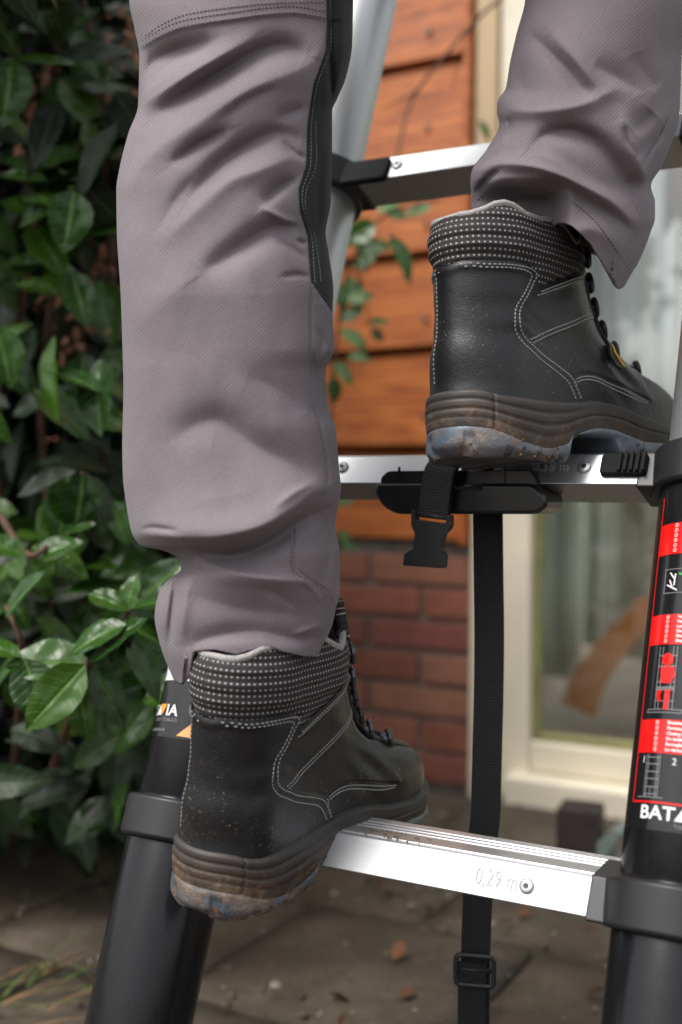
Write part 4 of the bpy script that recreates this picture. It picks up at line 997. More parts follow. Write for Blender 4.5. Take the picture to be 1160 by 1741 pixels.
# ------------------------------------------------------------------ PERSON: trousers
def fold_sum(X, Y, folds):
    D = np.zeros(X.shape)
    for f in folds:
        pts, amp, wa, wb = f[:4]; pe = f[4] if len(f) > 4 else 1.55
        P_ = catmull(pts, 5); seg = np.linalg.norm(np.diff(P_, axis=0), axis=1); S = np.concatenate([[0], np.cumsum(seg)]); Lt = S[-1]
        m_ = max(wa, wb)*3; box = (X > P_[:, 0].min()-m_) & (X < P_[:, 0].max()+m_) & (Y > P_[:, 1].min()-m_) & (Y < P_[:, 1].max()+m_)
        if not box.any(): continue
        x, y = X[box], Y[box]; bd = np.full(x.shape, 1e9); bs = np.zeros(x.shape); sg = np.zeros(x.shape)
        for i in range(len(P_)-1):
            a, b = P_[i], P_[i+1]; e = b-a; t = np.clip(((x-a[0])*e[0]+(y-a[1])*e[1])/max(e@e, 1e-9), 0, 1)
            dx, dy = x-a[0]-t*e[0], y-a[1]-t*e[1]; d = np.hypot(dx, dy); k = d < bd
            bd = np.where(k, d, bd); bs = np.where(k, (S[i]+t*seg[i])/Lt, bs); sg = np.where(k, np.sign(e[0]*dy-e[1]*dx), sg)
        wdt = np.where(sg > 0, wb, wa)     # wb: side with larger y for a left-to-right stroke
        tap = np.clip(np.sin(math.pi*np.clip(bs*.94+.03, 0, 1)), 0, 1)**.6
        D[box] += amp*np.exp(-(bd/wdt)**pe)*tap
    return D
def lnoise(X, Y, seed, sc, amp):
    r = np.random.default_rng(seed); D = np.zeros(X.shape)
    for _ in range(9):
        a = r.uniform(0, 6.28); k = r.uniform(.5, 1.6)/sc; D += np.sin((X*math.cos(a)+Y*math.sin(a)*.6)*k*6.28+r.uniform(0, 6.28))
    return D*amp/3
LXL = [(-900, 300), (-560, 300), (-300, 250), (-100, 222), (0, 220), (49, 229), (95, 237), (178, 235), (228, 218), (288, 203), (322, 198), (398, 199), (493, 205), (580, 208), (659, 210), (758, 208), (806, 209), (877, 218), (905, 224), (927, 239), (937, 281), (951, 305), (968, 308), (984, 288), (1008, 270), (1048, 263), (1091, 271), (1127, 283), (1155, 295), (1180, 303)]
LXR = [(-900, 900), (-560, 640), (-300, 640), (-100, 606), (0, 601), (76, 599), (133, 588), (167, 574), (190, 565), (228, 565), (341, 563), (398, 554), (429, 559), (493, 567), (531, 566), (592, 569), (631, 554), (691, 559), (731, 571), (798, 577), (830, 580), (889, 571), (937, 577), (1008, 578), (1036, 571), (1056, 567), (1103, 549), (1117, 545), (1180, 540)]
LSEAM = [(-900, 840), (-560, 590), (-300, 580), (-100, 556), (0, 555), (40, 556), (87, 554), (144, 533), (209, 523), (281, 521), (322, 508), (360, 510), (402, 523), (455, 527), (478, 529), (520, 532), (1180, 532)]
LHEM = [(200, 1110), (283, 1127), (295, 1155), (305, 1163), (314, 1160), (322, 1146), (328, 1108), (350, 1105), (366, 1105), (402, 1113), (418, 1108), (457, 1098), (481, 1108), (517, 1116), (545, 1117), (620, 1117)]
LF = [([(262, 130), (300, 100), (350, 84)], -.004, 10, 8), ([(240, 170), (262, 148), (300, 122)], .002, 6, 9), ([(480, 240), (505, 262), (520, 268)], -.003, 6, 6), ([(470, 405), (500, 425), (520, 440)], -.0022, 8, 7), ([(480, 470), (505, 466), (526, 470)], -.0022, 4, 5), ([(505, 408), (515, 412), (522, 410)], -.003, 4, 4),
      ([(380, 200), (420, 170), (470, 150)], -.0022, 10, 10), ([(330, 300), (300, 340), (270, 392)], -.0022, 12, 14), ([(420, 640), (470, 660), (520, 700)], -.0018, 22, 22), ([(470, 860), (500, 838), (530, 822)], .002, 6, 8), ([(240, 900), (262, 897), (300, 902)], -.0025, 4, 5), ([(330, 930), (335, 960), (330, 990)], .0018, 7, 7), ([(460, 930), (485, 915), (497, 905)], -.002, 5, 5), ([(440, 1000), (470, 1010), (500, 1030)], -.0018, 8, 8), ([(545, 890), (560, 940), (552, 985)], -.003, 6, 7), ([(510, 985), (530, 1000), (545, 1020)], .0015, 5, 5), ([(540, 560), (548, 580), (545, 610)], -.003, 6, 6), ([(560, 740), (566, 790), (572, 840)], .0018, 5, 5),
      ([(236, 140), (262, 105), (310, 82), (362, 70)], -.0100, 18, 15), ([(214, 232), (232, 190), (290, 147), (350, 110), (430, 68)], .006, 13, 20),
      ([(262, 200), (300, 172), (360, 132), (430, 90), (480, 78), (520, 92)], -.0098, 17, 24), ([(205, 330), (260, 262), (340, 205), (430, 150), (520, 112), (553, 72)], .0045, 26, 24),
      ([(318, 345), (370, 282), (420, 247), (470, 226), (514, 238)], -.0075, 16, 22), ([(292, 278), (340, 244), (385, 222)], -.0045, 10, 14), ([(290, 400), (380, 315), (440, 290), (510, 262)], .003, 16, 18),
      ([(449, 347), (472, 322), (502, 305)], -.0055, 13, 8), ([(347, 463), (410, 418), (460, 388), (508, 386)], -.0075, 17, 24), ([(445, 352), (480, 372), (506, 379)], .003, 7, 7), ([(470, 200), (500, 190), (514, 180)], -.003, 12, 12),
      ([(230, 560), (330, 470), (430, 440)], .0025, 40, 40), ([(290, 752), (335, 722), (376, 716), (434, 758), (490, 786), (542, 816)], -.0056, 28, 32), ([(280, 870), (360, 850), (450, 830)], .0020, 40, 40),
      ([(225, 906), (330, 914), (394, 908), (450, 892), (497, 864), (530, 838), (562, 826)], .0115, 42, 15), ([(321, 925), (360, 939), (394, 944), (440, 931), (497, 894), (548, 866)], -.0105, 11, 20),
      ([(314, 934), (340, 951), (362, 963), (410, 976), (458, 984), (531, 990)], .0065, 11, 24), ([(330, 1012), (402, 1035), (460, 1040), (530, 1050)], -.0035, 22, 24), ([(316, 1100), (366, 1082), (434, 1074), (500, 1086), (548, 1084)], -.0055, 20, 11),
      ([(307, 948), (300, 985), (293, 1036), (287, 1100)], -.0065, 8, 7), ([(325, 962), (316, 1020), (310, 1080)], .003, 11, 11), ([(531, 600), (540, 660), (553, 720)], -.0035, 9, 8), ([(566, 560), (553, 640), (566, 740)], .002, 8, 8),
      ([(500, 1078), (520, 1072), (548, 1062)], .0025, 5, 5), ([(350, 1102), (380, 1112), (410, 1106)], .0, 5, 5), ([(535, 870), (560, 900), (575, 960)], -.003, 12, 12),
      ([(564, 0), (562, 90), (566, 190)], -.006, 6, 5), ([(585, 10), (582, 100), (572, 160)], .002, 8, 8), ([(545, 250), (542, 340), (545, 430)], -.003, 12, 12), ([(248, 62), (320, 26), (408, 13), (552, 6)], .0, 5, 5)]
SEAML = [([(555, 764), (558, 800), (556, 836)], -.0022, 2.5, 2.5), ([(537, 692), (545, 720), (555, 766)], -.0022, 2.5, 2.5), ([(498, 882), (500, 940), (502, 967)], -.0016, 2, 2), ([(502, 967), (525, 985), (549, 1000), (560, 1016), (566, 1034)], -.0022, 2.5, 2.5), ([(531, 492), (530, 560), (533, 640)], -.0018, 2.5, 2.5)]
_, _, dL0 = to_px(toworld(POSE_LO, np.array([.085, 0, .19])))
_, _, dR0 = to_px(toworld(POSE_UP, np.array([.09, 0, .2])))
def stepz(X, Y, pts, h, w, below=True):
    t = np.array(pts, float); yy = np.interp(X, t[:, 0], t[:, 1]); m_ = (X > t[0, 0]-3) & (X < t[-1, 0]+3); return np.where(m_, h*sst(-w, w, Y-yy), 0)
KT = [(243, 82), (270, 66), (305, 51), (350, 42), (392, 36), (450, 28), (502, 25), (556, 34)]
def depthL(X, Y):
    xl = smooth_tab(LXL, Y); xr = smooth_tab(LXR, Y); f = np.clip((X-xl)/(xr-xl), 0, 1)
    dc = dL0+np.interp(Y, [-900, 0, 500, 1100], [.06, .035, .01, .0]); th = np.interp(Y, [-900, 0, 900, 1000, 1100, 1160], [.09, .078, .068, .060, .058, .056])
    d = dc-th*(1-np.abs(2*f-1)**2.3)**(1/2.15)
    edge = sst(0, .06, f)*sst(0, .05, 1-f)
    D = 1.45*fold_sum(X, Y, LF)*(.35+.65*edge)+fold_sum(X, Y, SEAML)+lnoise(X, Y, 3, 170, .0010)*edge+lnoise(X, Y, 4, 60, .00012)
    # knee pad pocket cloth lies over the leg above its lower edge; hem tip curls
    ky = np.interp(X, *np.array(KT, float).T)
    D += .0016*(1-sst(-1.5, 2.5, Y-ky))
    xs_ = np.interp(Y, *np.array(LSEAM, float).T); D += np.where(Y < 515, -.0016*sst(-1.5, 1.5, X-xs_), 0)+np.where(Y < 515, .0012*np.exp(-((X-xs_-8)/6.)**2), 0)
    return d-D
RXL = [(-900, 560), (-560, 600), (-300, 790), (-100, 900), (0, 893), (59, 878), (108, 867), (150, 860), (174, 846), (190, 845), (210, 849), (252, 829), (292, 802), (310, 800), (328, 801), (360, 801), (520, 801)]
RXR = [(-900, 900), (-560, 960), (-300, 1120), (-100, 1180), (0, 1178), (98, 1159), (131, 1158), (196, 1155), (249, 1140), (285, 1124), (316, 1107), (344, 1114), (370, 1114), (393, 1107), (429, 1093), (468, 1073), (491, 1060), (520, 1050)]
RHEM = [(760, 372), (801, 372), (940, 384), (947, 379), (962, 380), (976, 386), (1006, 416), (1026, 449), (1040, 474), (1047, 486), (1053, 492), (1061, 488), (1080, 455), (1200, 400)]
RF = [([(860, 200), (866, 215), (858, 236)], -.003, 5, 5), ([(1062, 214), (1068, 240), (1080, 262)], -.0035, 6, 6), ([(850, 190), (862, 210), (857, 235), (845, 260)], .002, 5, 5), ([(1095, 278), (1110, 252), (1128, 222)], -.002, 5, 5), ([(880, 262), (930, 268), (980, 300)], .002, 8, 10), ([(1085, 400), (1070, 430), (1060, 460)], -.002, 8, 8), ([(905, 60), (930, 84), (960, 115), (985, 145), (1008, 162)], -.0055, 16, 13), ([(940, 60), (985, 110), (1015, 150)], .003, 14, 14), ([(850, 178), (880, 188), (930, 188), (990, 178), (1050, 150)], .0035, 12, 14),
      ([(905, 248), (930, 228), (966, 221), (1000, 230), (1030, 252), (1058, 292), (1078, 340)], -.0075, 12, 22), ([(1060, 200), (1070, 240), (1090, 285), (1108, 330), (1106, 380)], .006, 13, 16),
      ([(1078, 222), (1092, 210), (1110, 190)], -.0055, 16, 18), ([(1080, 270), (1100, 250), (1130, 215)], -.003, 10, 10), ([(800, 297), (822, 286), (848, 278), (900, 282), (944, 295), (1000, 322), (1042, 346), (1080, 380)], .0058, 12, 12),
      ([(803, 285), (825, 272), (845, 262)], -.003, 9, 7), ([(935, 304), (980, 326), (1030, 356), (1075, 392)], -.005, 9, 14), ([(806, 330), (828, 306), (848, 290)], -.0045, 7, 8), ([(1010, 110), (1080, 150), (1090, 160)], -.003, 20, 14), ([(1080, 90), (1100, 130), (1120, 150)], -.003, 18, 18),
      ([(870, 100), (890, 150), (900, 180)], -.002, 16, 16), ([(960, 400), (1010, 390), (1060, 430)], .003, 20, 20)]
SEAMR = [([(1137, 200), (1120, 232), (1108, 250), (1095, 278)], -.002, 3, 3)]
def depthR(X, Y):
    xl = smooth_tab(RXL, Y); xr = smooth_tab(RXR, Y); f = np.clip((X-xl)/(xr-xl), 0, 1)
    dc = dR0+np.interp(Y, [-900, -400, 0, 250, 500], [-.02, .02, .015, .0, .0]); th = np.interp(Y, [-900, 0, 250, 380, 500], [.09, .075, .060, .054, .050])
    inner = sst(300, 345, Y)*(1-sst(925, 975, X)); th = th*(1-.62*inner)
    d = dc-th*(1-np.abs(2*f-1)**2.3)**(1/2.15)
    edge = sst(0, .06, f)*sst(0, .05, 1-f)
    return d-(1.4*fold_sum(X, Y, RF)*(.35+.65*edge)+fold_sum(X, Y, SEAMR)+lnoise(X, Y, 8, 150, .0009)*edge+lnoise(X, Y, 9, 60, .0001)-.002*edge*0)
def leg_mesh(XL, XR, depth, hem, y0, yhs, yend, seamtab=None, K=0, NFc=230, NB=60, dback=.075, back_c=0.):
    ys_ = np.concatenate([np.linspace(y0, -70, 60), np.linspace(-66, yend, int((yend+66)/2.6))]); nr = len(ys_)
    fbase = (1-np.cos(np.pi*np.linspace(0, 1, NFc)))/2
    Xs = np.zeros((nr, NFc)); Ys = np.zeros((nr, NFc))
    for i, yv in enumerate(ys_):
        yrow = np.full(NFc, yv)
        for _ in range(3):
            xl = smooth_tab(XL, yrow); xr = smooth_tab(XR, yrow); f = fbase.copy()
            if seamtab is not None:
                fs_ = (np.interp(yrow, *np.array(seamtab, float).T)-xl)/(xr-xl); f0 = fbase[K]; f = np.where(fbase <= f0, fbase*fs_/f0, fs_+(fbase-f0)/(1-f0)*(1-fs_))
            X = xl+(xr-xl)*f; yh = np.interp(X, *np.array(hem, float).T)
            k = np.clip((yv-yhs)/(yend-yhs), 0, 1); k = k*k*(3-2*k)*.3+k*.7
            yrow = yv+k*(yh-yend) if True else yrow
        Xs[i] = X; Ys[i] = yrow
    d = depth(Xs, Ys); Pf = Pn(Xs, Ys, d)
    # back half
    tb = np.linspace(math.pi, 2*math.pi, NB+2)[1:-1]; xl, xr = Xs[:, :1], Xs[:, -1:]; fb = (1-np.cos(tb))/2
    Xb = xl+(xr-xl)*fb[None]; Yb = Ys[:, :1]+(Ys[:, -1:]-Ys[:, :1])*fb[None]
    dl, dr = d[:, :1], d[:, -1:]; db = dl+(dr-dl)*fb[None]+dback*np.abs(np.sin(tb))[None]**.9
    Pb = Pn(Xb, Yb, db); A = np.concatenate([Pf, Pb], 1)
    U = np.concatenate([Xs, Xb], 1)*.0004; V = np.concatenate([Ys, Yb], 1)*.0004
    return A, np.stack([U, V], -1), Xs, Ys
K = 200
AL, UL, XsL, YsL = leg_mesh(LXL, LXR, depthL, LHEM, -620, 960, 1110, LSEAM, K)
AR, UR, XsR, YsR = leg_mesh(RXL, RXR, depthR, RHEM, -620, 250, 400, None, 0)
def split(A, U, mask):
    nr, nc = A.shape[:2]; g = [f for f in grid_faces(nr, nc, True)]; return g
nrl, ncl = AL.shape[:2]; gl_ = grid_faces(nrl, ncl, True); panel = []; cloth = []
for f in gl_:
    i, j = divmod(f[0], ncl)
    isb = False
    if K <= j < 229+28:
        jj = min(j, XsL.shape[1]-1); y = YsL[min(i, nrl-1), jj]; x = XsL[i, jj] if j < 230 else 575
        lim = 480+(x-529)*(531-480)/(566-529.)
        isb = y < min(lim, 532)
    (panel if isb else cloth).append(f)
offR = AL.shape[0]*AL.shape[1]
allv = np.concatenate([AL.reshape(-1, 3), AR.reshape(-1, 3)]); alluv = np.concatenate([UL.reshape(-1, 2), UR.reshape(-1, 2)])
cloth += [tuple(k+offR for k in f) for f in grid_faces(AR.shape[0], AR.shape[1], True)]
# hips above the picture: a closed loft joining both legs
hv = []; nh = 48
topc = (AL[0].mean(0)+AR[0].mean(0))/2
for k, (dz, sx_, sy_) in enumerate(((-.05, .155, .105), (0, .175, .115), (.06, .18, .12), (.13, .17, .115), (.19, .155, .105), (.195, .14, .09))):
    for q in range(nh):
        a = q*2*math.pi/nh; hv.append(topc+NR*math.cos(a)*sx_+NF_*np.array([1, 1, 0])*math.sin(a)*sy_+np.array([0, 0, dz]))
ho = len(allv); allv = np.concatenate([allv, np.array(hv)]); alluv = np.concatenate([alluv, np.zeros((len(hv), 2))])
cloth += [tuple(k+ho for k in f) for f in grid_faces(6, nh, True)]+[tuple(ho+5*nh+q for q in range(nh))]
def compact(vs, uv, fs):
    used = sorted({k for f in fs for k in f}); mp = {k: i for i, k in enumerate(used)}; return vs[used], uv[used], [tuple(mp[k] for k in f) for f in fs]
v_, u_, f_ = compact(allv, alluv, cloth); trou = mesh_obj('trousers', v_, f_, M_TR, person, True, u_)
so = trou.modifiers.new('thickness', 'SOLIDIFY'); so.thickness = .0018; so.offset = -1
v_, u_, f_ = compact(allv, alluv, panel); sp_ = mesh_obj('side_panel', v_, f_, M_BLK, trou, True, u_); so = sp_.modifiers.new('thickness', 'SOLIDIFY'); so.thickness = .0011; so.offset = -1
for o in (trou, sp_):
    bm = bmesh.new(); bm.from_mesh(o.data); bmesh.ops.recalc_face_normals(bm, faces=bm.faces); bm.to_mesh(o.data); bm.free()
def cloth_stitch(mb, depth, pts, gap_px=6.5, L=.0019, wd=.00024, h=.00022):
    q = resample(catmull(pts, 8), gap_px); 
    if len(q) < 2: return
    d = depth(q[:, 0], q[:, 1])-.0004; p = Pn(q[:, 0], q[:, 1], d); t = np.gradient(p, axis=0); t /= np.linalg.norm(t, axis=1, keepdims=True)
    for i in range(len(q)):
        n = Vector(CAM)-Vector(p[i]); n.normalize(); tv = Vector(t[i]); b = n.cross(tv).normalized(); mb.box(p[i], tv*L/2, b*wd, n*h)
mb = MB()
cs = lambda dx: [(x+dx, y) for y, x in LSEAM if -20 <= y <= 478]
cloth_stitch(mb, depthL, cs(7)); cloth_stitch(mb, depthL, [(x+14+3*math.sin(y*.03), y) for x, y in cs(0) if y > 150])
cloth_stitch(mb, depthL, [(537, 490), (552, 505), (563, 524)], 7)
kind(mb.obj('pale_stitching', M_THREAD_G, trou), 'stuff')
mb = MB()
cloth_stitch(mb, depthL, [(x, y-3) for x, y in KT]); cloth_stitch(mb, depthL, [(248, 60), (275, 42), (320, 24), (408, 11), (480, 5), (552, 4)])
cloth_stitch(mb, depthL, [(x-1, y-14) for x, y in KT])
for c_ in ([(555, 764), (558, 800), (555, 836)], [(537, 692), (545, 720), (555, 766)], [(498, 882), (500, 940), (502, 967), (525, 985), (549, 1000), (560, 1016), (566, 1034)], [(531, 492), (530, 560), (533, 640)]):
    cloth_stitch(mb, depthL, [(x-4, y+1) for x, y in c_], 8); 
cloth_stitch(mb, depthR, [(813, 339), (830, 326), (845, 319), (875, 318), (911, 323), (960, 336), (1009, 373), (1042, 416), (1071, 461)], 7)
cloth_stitch(mb, depthR, [(1137, 200), (1120, 232), (1108, 250), (1095, 278)], 8)
kind(mb.obj('dark_stitching', M_THREAD_D, trou), 'stuff')
# legs inside the trousers: one continuous body
body = []; lz = []
for i in np.linspace(0, AL.shape[0]-30, 60).astype(int): pass
def core(A, nr_, pose):
    rows = []
    for i in np.linspace(0, int(A.shape[0]*.62), nr_).astype(int):
        c = (A[i][0]+A[i][229])/2+NF_*.012; rows.append([c+NR*math.cos(a)*.042+NF_*math.sin(a)*.040 for a in np.linspace(0, 2*math.pi, 21)[:-1]])
    for z_ in (.215, .20, .16): c = toworld(pose, np.array([.085, 0, z_])); rows.append([c+NR*math.cos(a)*.017+NF_*(.008+math.sin(a)*.017) for a in np.linspace(0, 2*math.pi, 21)[:-1]])
    c = toworld(pose, np.array([.085, 0, .12])); rows.append([c+NR*math.cos(a)*.017+NF_*(.008+math.sin(a)*.017) for a in np.linspace(0, 2*math.pi, 21)[:-1]])
    return rows
M_SOCK = simple('dark_sock', (.03, .03, .032), .9)
for A, pose in ((AL, POSE_LO), (AR, POSE_UP)):
    rws = core(A, 14, pose); mesh_obj('sock_leg', [v for r in rws for v in r], grid_faces(len(rws), 20, True), M_SOCK, person)

# ------------------------------------------------------------------ PLANTS
def leaf_geo(L, wd, fold=.25, droop=.25, n=6, seed=0, serr=0.):
    r = random.Random(seed); vs = []; uv = []
    for i in range(n+1):
        t = i/n; w_ = wd*math.sin(math.pi*min(1, t*.97+.03)**.9)**.75*(1-.12*t)
        if i == n: w_ = .0
        if i == 0: w_ = wd*.06
        x = L*t; z = -droop*L*t*t; wv = .05*L*math.sin(t*9+r.random()*6)*.4
        for v in (-1, -.5, 0, .5, 1):
            vs.append((x, w_*v*.5, z+fold*abs(v)*w_*.5+wv*abs(v)*abs(v))); uv.append((t, v*.5))
    return vs, grid_faces(n+1, 5), uv
def leaf_mesh(name, L, wd, mat, fold, droop, seed):
    vs, fs, uv = leaf_geo(L, wd, fold, droop, 6, seed)
    o = mesh_obj(name, vs, fs, mat, None, True, np.array(uv)); me = o.data; bpy.data.objects.remove(o); return me
LM = [leaf_mesh('leaf', 1, w_, M_LEAF, f_, d_, k) for k, (w_, f_, d_) in enumerate(((.66, .22, .16), (.72, .15, .26), (.60, .26, .10), (.68, .18, .2), (.62, .1, .3)))]
LMSH = [leaf_mesh('leaf', 1, w_, M_LEAFSH, f_, d_, k+9) for k, (w_, f_, d_) in enumerate(((.46, .25, .2), (.5, .15, .3), (.42, .3, .1)))]
LMV = [leaf_mesh('leaf', 1, w_, M_LEAFV, f_, d_, k+19) for k, (w_, f_, d_) in enumerate(((.55, .2, .2), (.62, .12, .12), (.5, .25, .25)))]
LMY = [leaf_mesh('dry_leaf', 1, w_, M_DRY, f_, d_, k+29) for k, (w_, f_, d_) in enumerate(((.5, .5, .3), (.6, .3, -.2), (.4, .6, .1)))]
def leaf_matrix(p, ang, L, out, up, roll):
    """tip direction: image angle ang (deg, 0=right, 90=up), out = towards the viewer; up = how far the face looks up"""
    a = math.radians(ang); d = (RGT*math.cos(a)+UPV*math.sin(a)-FWD*out).normalized()
    n = (-FWD*(1-up)+Vector((0, 0, 1))*up+RGT*roll); n = (n-d*n.dot(d)).normalized(); y = n.cross(d)
    M = Matrix((d, y, n)).transposed().to_4x4(); return Matrix.Translation(p) @ M @ Matrix.Scale(L, 4)
def place_leaf(root, me, M):
    o = bpy.data.objects.new('leaf', me); COL.objects.link(o); o.parent = root; o.matrix_basis = Matrix.Translation(-root.location) @ M; return o
rl = random.Random(21)
bush = thing('laurel_bush', 'dense glossy evergreen laurel bush left of the ladder', 'bush', P(40, 1420, 1.5).xyz*1.0)
hero = [(150, 1010, -10, 70, 1.0), (215, 1062, 200, 95, .98), (222, 1050, 245, 78, .99), (215, 1040, 80, 62, 1.0), (225, 1035, 25, 100, 1.03), (240, 1020, 40, 95, 1.06), (150, 1128, 50, 110, .97), (145, 1130, 232, 130, .96), (150, 1128, 175, 125, 1.0), (152, 1135, -48, 110, 1.02),
        (215, 1085, -60, 110, .99), (205, 1060, -20, 90, 1.03), (130, 1150, -75, 100, 1.05), (40, 1120, -70, 110, .99), (35, 1118, 150, 90, 1.0), (45, 1110, 20, 85, 1.03), (60, 950, 30, 75, 1.08), (45, 945, 160, 85, 1.08), (50, 950, -60, 70, 1.05), (55, 930, -20, 95, 1.1), (10, 1050, 60, 100, 1.03),
        (140, 808, -95, 95, 1.12), (185, 850, -60, 80, 1.15), (95, 900, 10, 60, 1.12), (100, 130, 250, 10, 1.2), (105, 135, -55, 95, 1.25), (150, 200, 200, 75, 1.25), (150, 205, -80, 60, 1.22), (60, 262, -15, 100, 1.22), (220, 240, 180, 120, 1.25), (215, 262, 183, 135, 1.22), (60, 330, 20, 95, 1.2), (150, 300, 185, 85, 1.2),
        (75, 330, -65, 80, 1.2), (50, 380, -50, 100, 1.2), (65, 385, -45, 75, 1.22), (110, 345, -105, 85, 1.25), (0, 300, 0, 80, 1.2), (0, 345, -8, 90, 1.2), (5, 275, 5, 60, 1.24), (5, 450, 10, 90, 1.2), (80, 455, -40, 75, 1.2), (120, 460, -65, 95, 1.2), (20, 470, 30, 60, 1.2), (0, 190, -30, 70, 1.22), (130, 50, -60, 90, 1.25), (170, 15, 210, 75, 1.22), (150, 60, -100, 75, 1.3), (60, 0, -60, 60, 1.3),
        (-10, 20, -60, 80, 1.2), (140, 600, -80, 90, 1.3), (170, 640, -30, 70, 1.3), (60, 560, -110, 70, 1.3), (190, 690, -150, 75, 1.25), (0, 600, -50, 85, 1.25), (180, 225, -10, 80, 1.3), (100, 500, 160, 70, 1.25), (10, 110, -5, 118, 1.15)]
cnt = 0
for k, (px, py, an, Lp, d) in enumerate(hero):
    me = LM[k % 5]; L = Lp*d/F
    place_leaf(bush, me, leaf_matrix(P(px, py, d), an+rl.uniform(-6, 6), L*1.12, rl.uniform(-.1, .35), rl.uniform(.35, .75), rl.uniform(-.25, .25))); cnt += 1
while cnt < 296:
    px, py = rl.uniform(-120, 300), rl.uniform(-60, 1380); d = rl.uniform(1.12, 1.45)
    if px > 225 and py < 900: continue
    dens = .25+.75*(math.sin(px*.021+1)*math.sin(py*.012+2) > -.1)
    if rl.random() > dens: continue
    me = (LM if rl.random() < (.6 if (850 < py < 1300 or 220 < py < 720) else .2) else LMSH)[rl.randrange(3)]
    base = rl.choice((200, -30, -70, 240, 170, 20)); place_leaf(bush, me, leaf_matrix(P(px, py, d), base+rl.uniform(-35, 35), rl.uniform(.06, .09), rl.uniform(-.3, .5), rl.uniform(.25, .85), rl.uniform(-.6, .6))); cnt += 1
def leaf_mass(name, n_, fn, mat, parent, Lr, seed):
    r = random.Random(seed); vs = []; fs = []; uvs = []; geos = [leaf_geo(1, .46, .25, .2, 4, q) for q in range(4)]
    for _ in range(n_):
        p, an, up = fn(r); M = leaf_matrix(p, an, r.uniform(*Lr), r.uniform(-.4, .6), up, r.uniform(-.7, .7)); g = geos[r.randrange(4)]; k = len(vs)
        A = np.array(M)[:3, :3]; vs += (np.array(g[0])@A.T+np.array(M)[:3, 3]).tolist(); fs += [tuple(i+k for i in f) for f in g[1]]; uvs += g[2]
    return kind(mesh_obj(name, vs, fs, mat, parent, True, np.array(uvs)), 'stuff')
def fhedge(r):
    while True:
        px, py, d = r.uniform(-420, 330), r.uniform(-330, 1420), r.uniform(1.35, 1.95)
        if py < -80: d = r.uniform(1.0, 1.9); px = min(px, 60+r.uniform(-200, 60))
        if px > 245 and py < 850 and d < 1.6: continue
        p = P(px, py, d)
        if p.z > GZ+.02 and p.y < YW-.03: return p, r.uniform(0, 360), r.uniform(.2, .9)
leaf_mass('foliage', 5200, fhedge, M_LEAFSH, bush, (.06, .095), 3)
def fdead(r):
    px, py = r.choice(((70, 150), (225, 90), (215, 130), (45, 200), (180, 480), (120, 560), (200, 540), (60, 230), (90, 520), (170, 640), (240, 40))); return P(px+r.gauss(0, 22), py+r.gauss(0, 28), r.uniform(1.28, 1.42)), r.uniform(0, 360), r.uniform(.1, .6)
leaf_mass('withered_leaves', 130, fdead, simple('tan_withered_leaf', (.34, .16, .10), .8, var=.4), bush, (.012, .024), 31)
def branch(par, pts, r0, r1, mat=M_TWIG, name='branch'):
    c = catmull([np.array(P(*q)) for q in pts], 6); mm = MB(); mm.tube([Vector(q) for q in c], [r0+(r1-r0)*i/(len(c)-1) for i in range(len(c))], 8); return mm.obj(name, mat, par, smooth=True)
for pts in ([(60, 1400, 1.5), (110, 1250, 1.2), (150, 1130, 1.0), (200, 1070, 1.0), (222, 1035, 1.0)], [(20, 1410, 1.5), (30, 1250, 1.3), (40, 1115, 1.05), (10, 1030, 1.05)], [(60, 1405, 1.5), (90, 1000, 1.35), (70, 700, 1.35), (100, 420, 1.25), (110, 330, 1.22), (150, 200, 1.25)],
            [(30, 1405, 1.5), (0, 800, 1.4), (40, 500, 1.3), (60, 390, 1.2), (70, 330, 1.2)], [(80, 1405, 1.55), (160, 900, 1.4), (190, 500, 1.4), (170, 200, 1.35), (150, 40, 1.3), (130, -60, 1.3)], [(-40, 1405, 1.5), (-30, 900, 1.3), (50, 945, 1.08), (100, 905, 1.12)], [(160, 900, 1.4), (150, 850, 1.2), (140, 805, 1.12)], [(100, 420, 1.25), (55, 320, 1.25), (-20, 290, 1.2)]):
    branch(bush, pts, .006, .0018)
# creeper on the cladding
vine = thing('climbing_plant', 'small leaved climbing plant on the orange boards behind the ladder tube', 'climbing plant', wallp(590, 1338))
vl = [(640, 362, 40, 45, 1.6), (655, 372, -50, 52, 1.6), (690, 370, 160, 38, 1.62), (662, 400, -60, 78, 1.55), (640, 380, 200, 62, 1.6), (700, 355, -60, 48, 1.6), (735, 352, 200, 48, 1.62), (745, 372, -70, 50, 1.6), (610, 410, -60, 50, 1.62), (600, 440, -100, 48, 1.65), (615, 425, 20, 46, 1.66), (590, 470, -60, 60, 1.66),
      (585, 505, 0, 45, 1.62), (580, 520, -45, 58, 1.62), (628, 548, 10, 30, 1.68), (632, 560, -50, 26, 1.68), (580, 560, -30, 50, 1.66), (590, 590, -70, 40, 1.68), (592, 605, -10, 34, 1.7), (570, 615, -50, 44, 1.66), (565, 640, -80, 40, 1.64), (574, 880, 0, 30, 1.6), (578, 900, -50, 34, 1.6), (572, 860, 20, 30, 1.6), (575, 925, -10, 30, 1.6), (720, 378, -20, 40, 1.64), (603, 455, 30, 40, 1.6), (575, 480, -80, 44, 1.6), (640, 350, 120, 36, 1.66), (820, 232, 120, 30, 1.75), (815, 205, -50, 34, 1.75), (576, 545, 30, 40, 1.7)]
for k, (px, py, an, Lp, d) in enumerate(q_ for i_, q_ in enumerate(vl) if i_ % 4 != 1): place_leaf(vine, (LMV+LM[:1])[k % 4], leaf_matrix(P(px, py, d), an+rl.uniform(-10, 10), Lp*d/F*1.15, rl.uniform(-.1, .3), rl.uniform(.2, .55), rl.uniform(-.3, .3)))
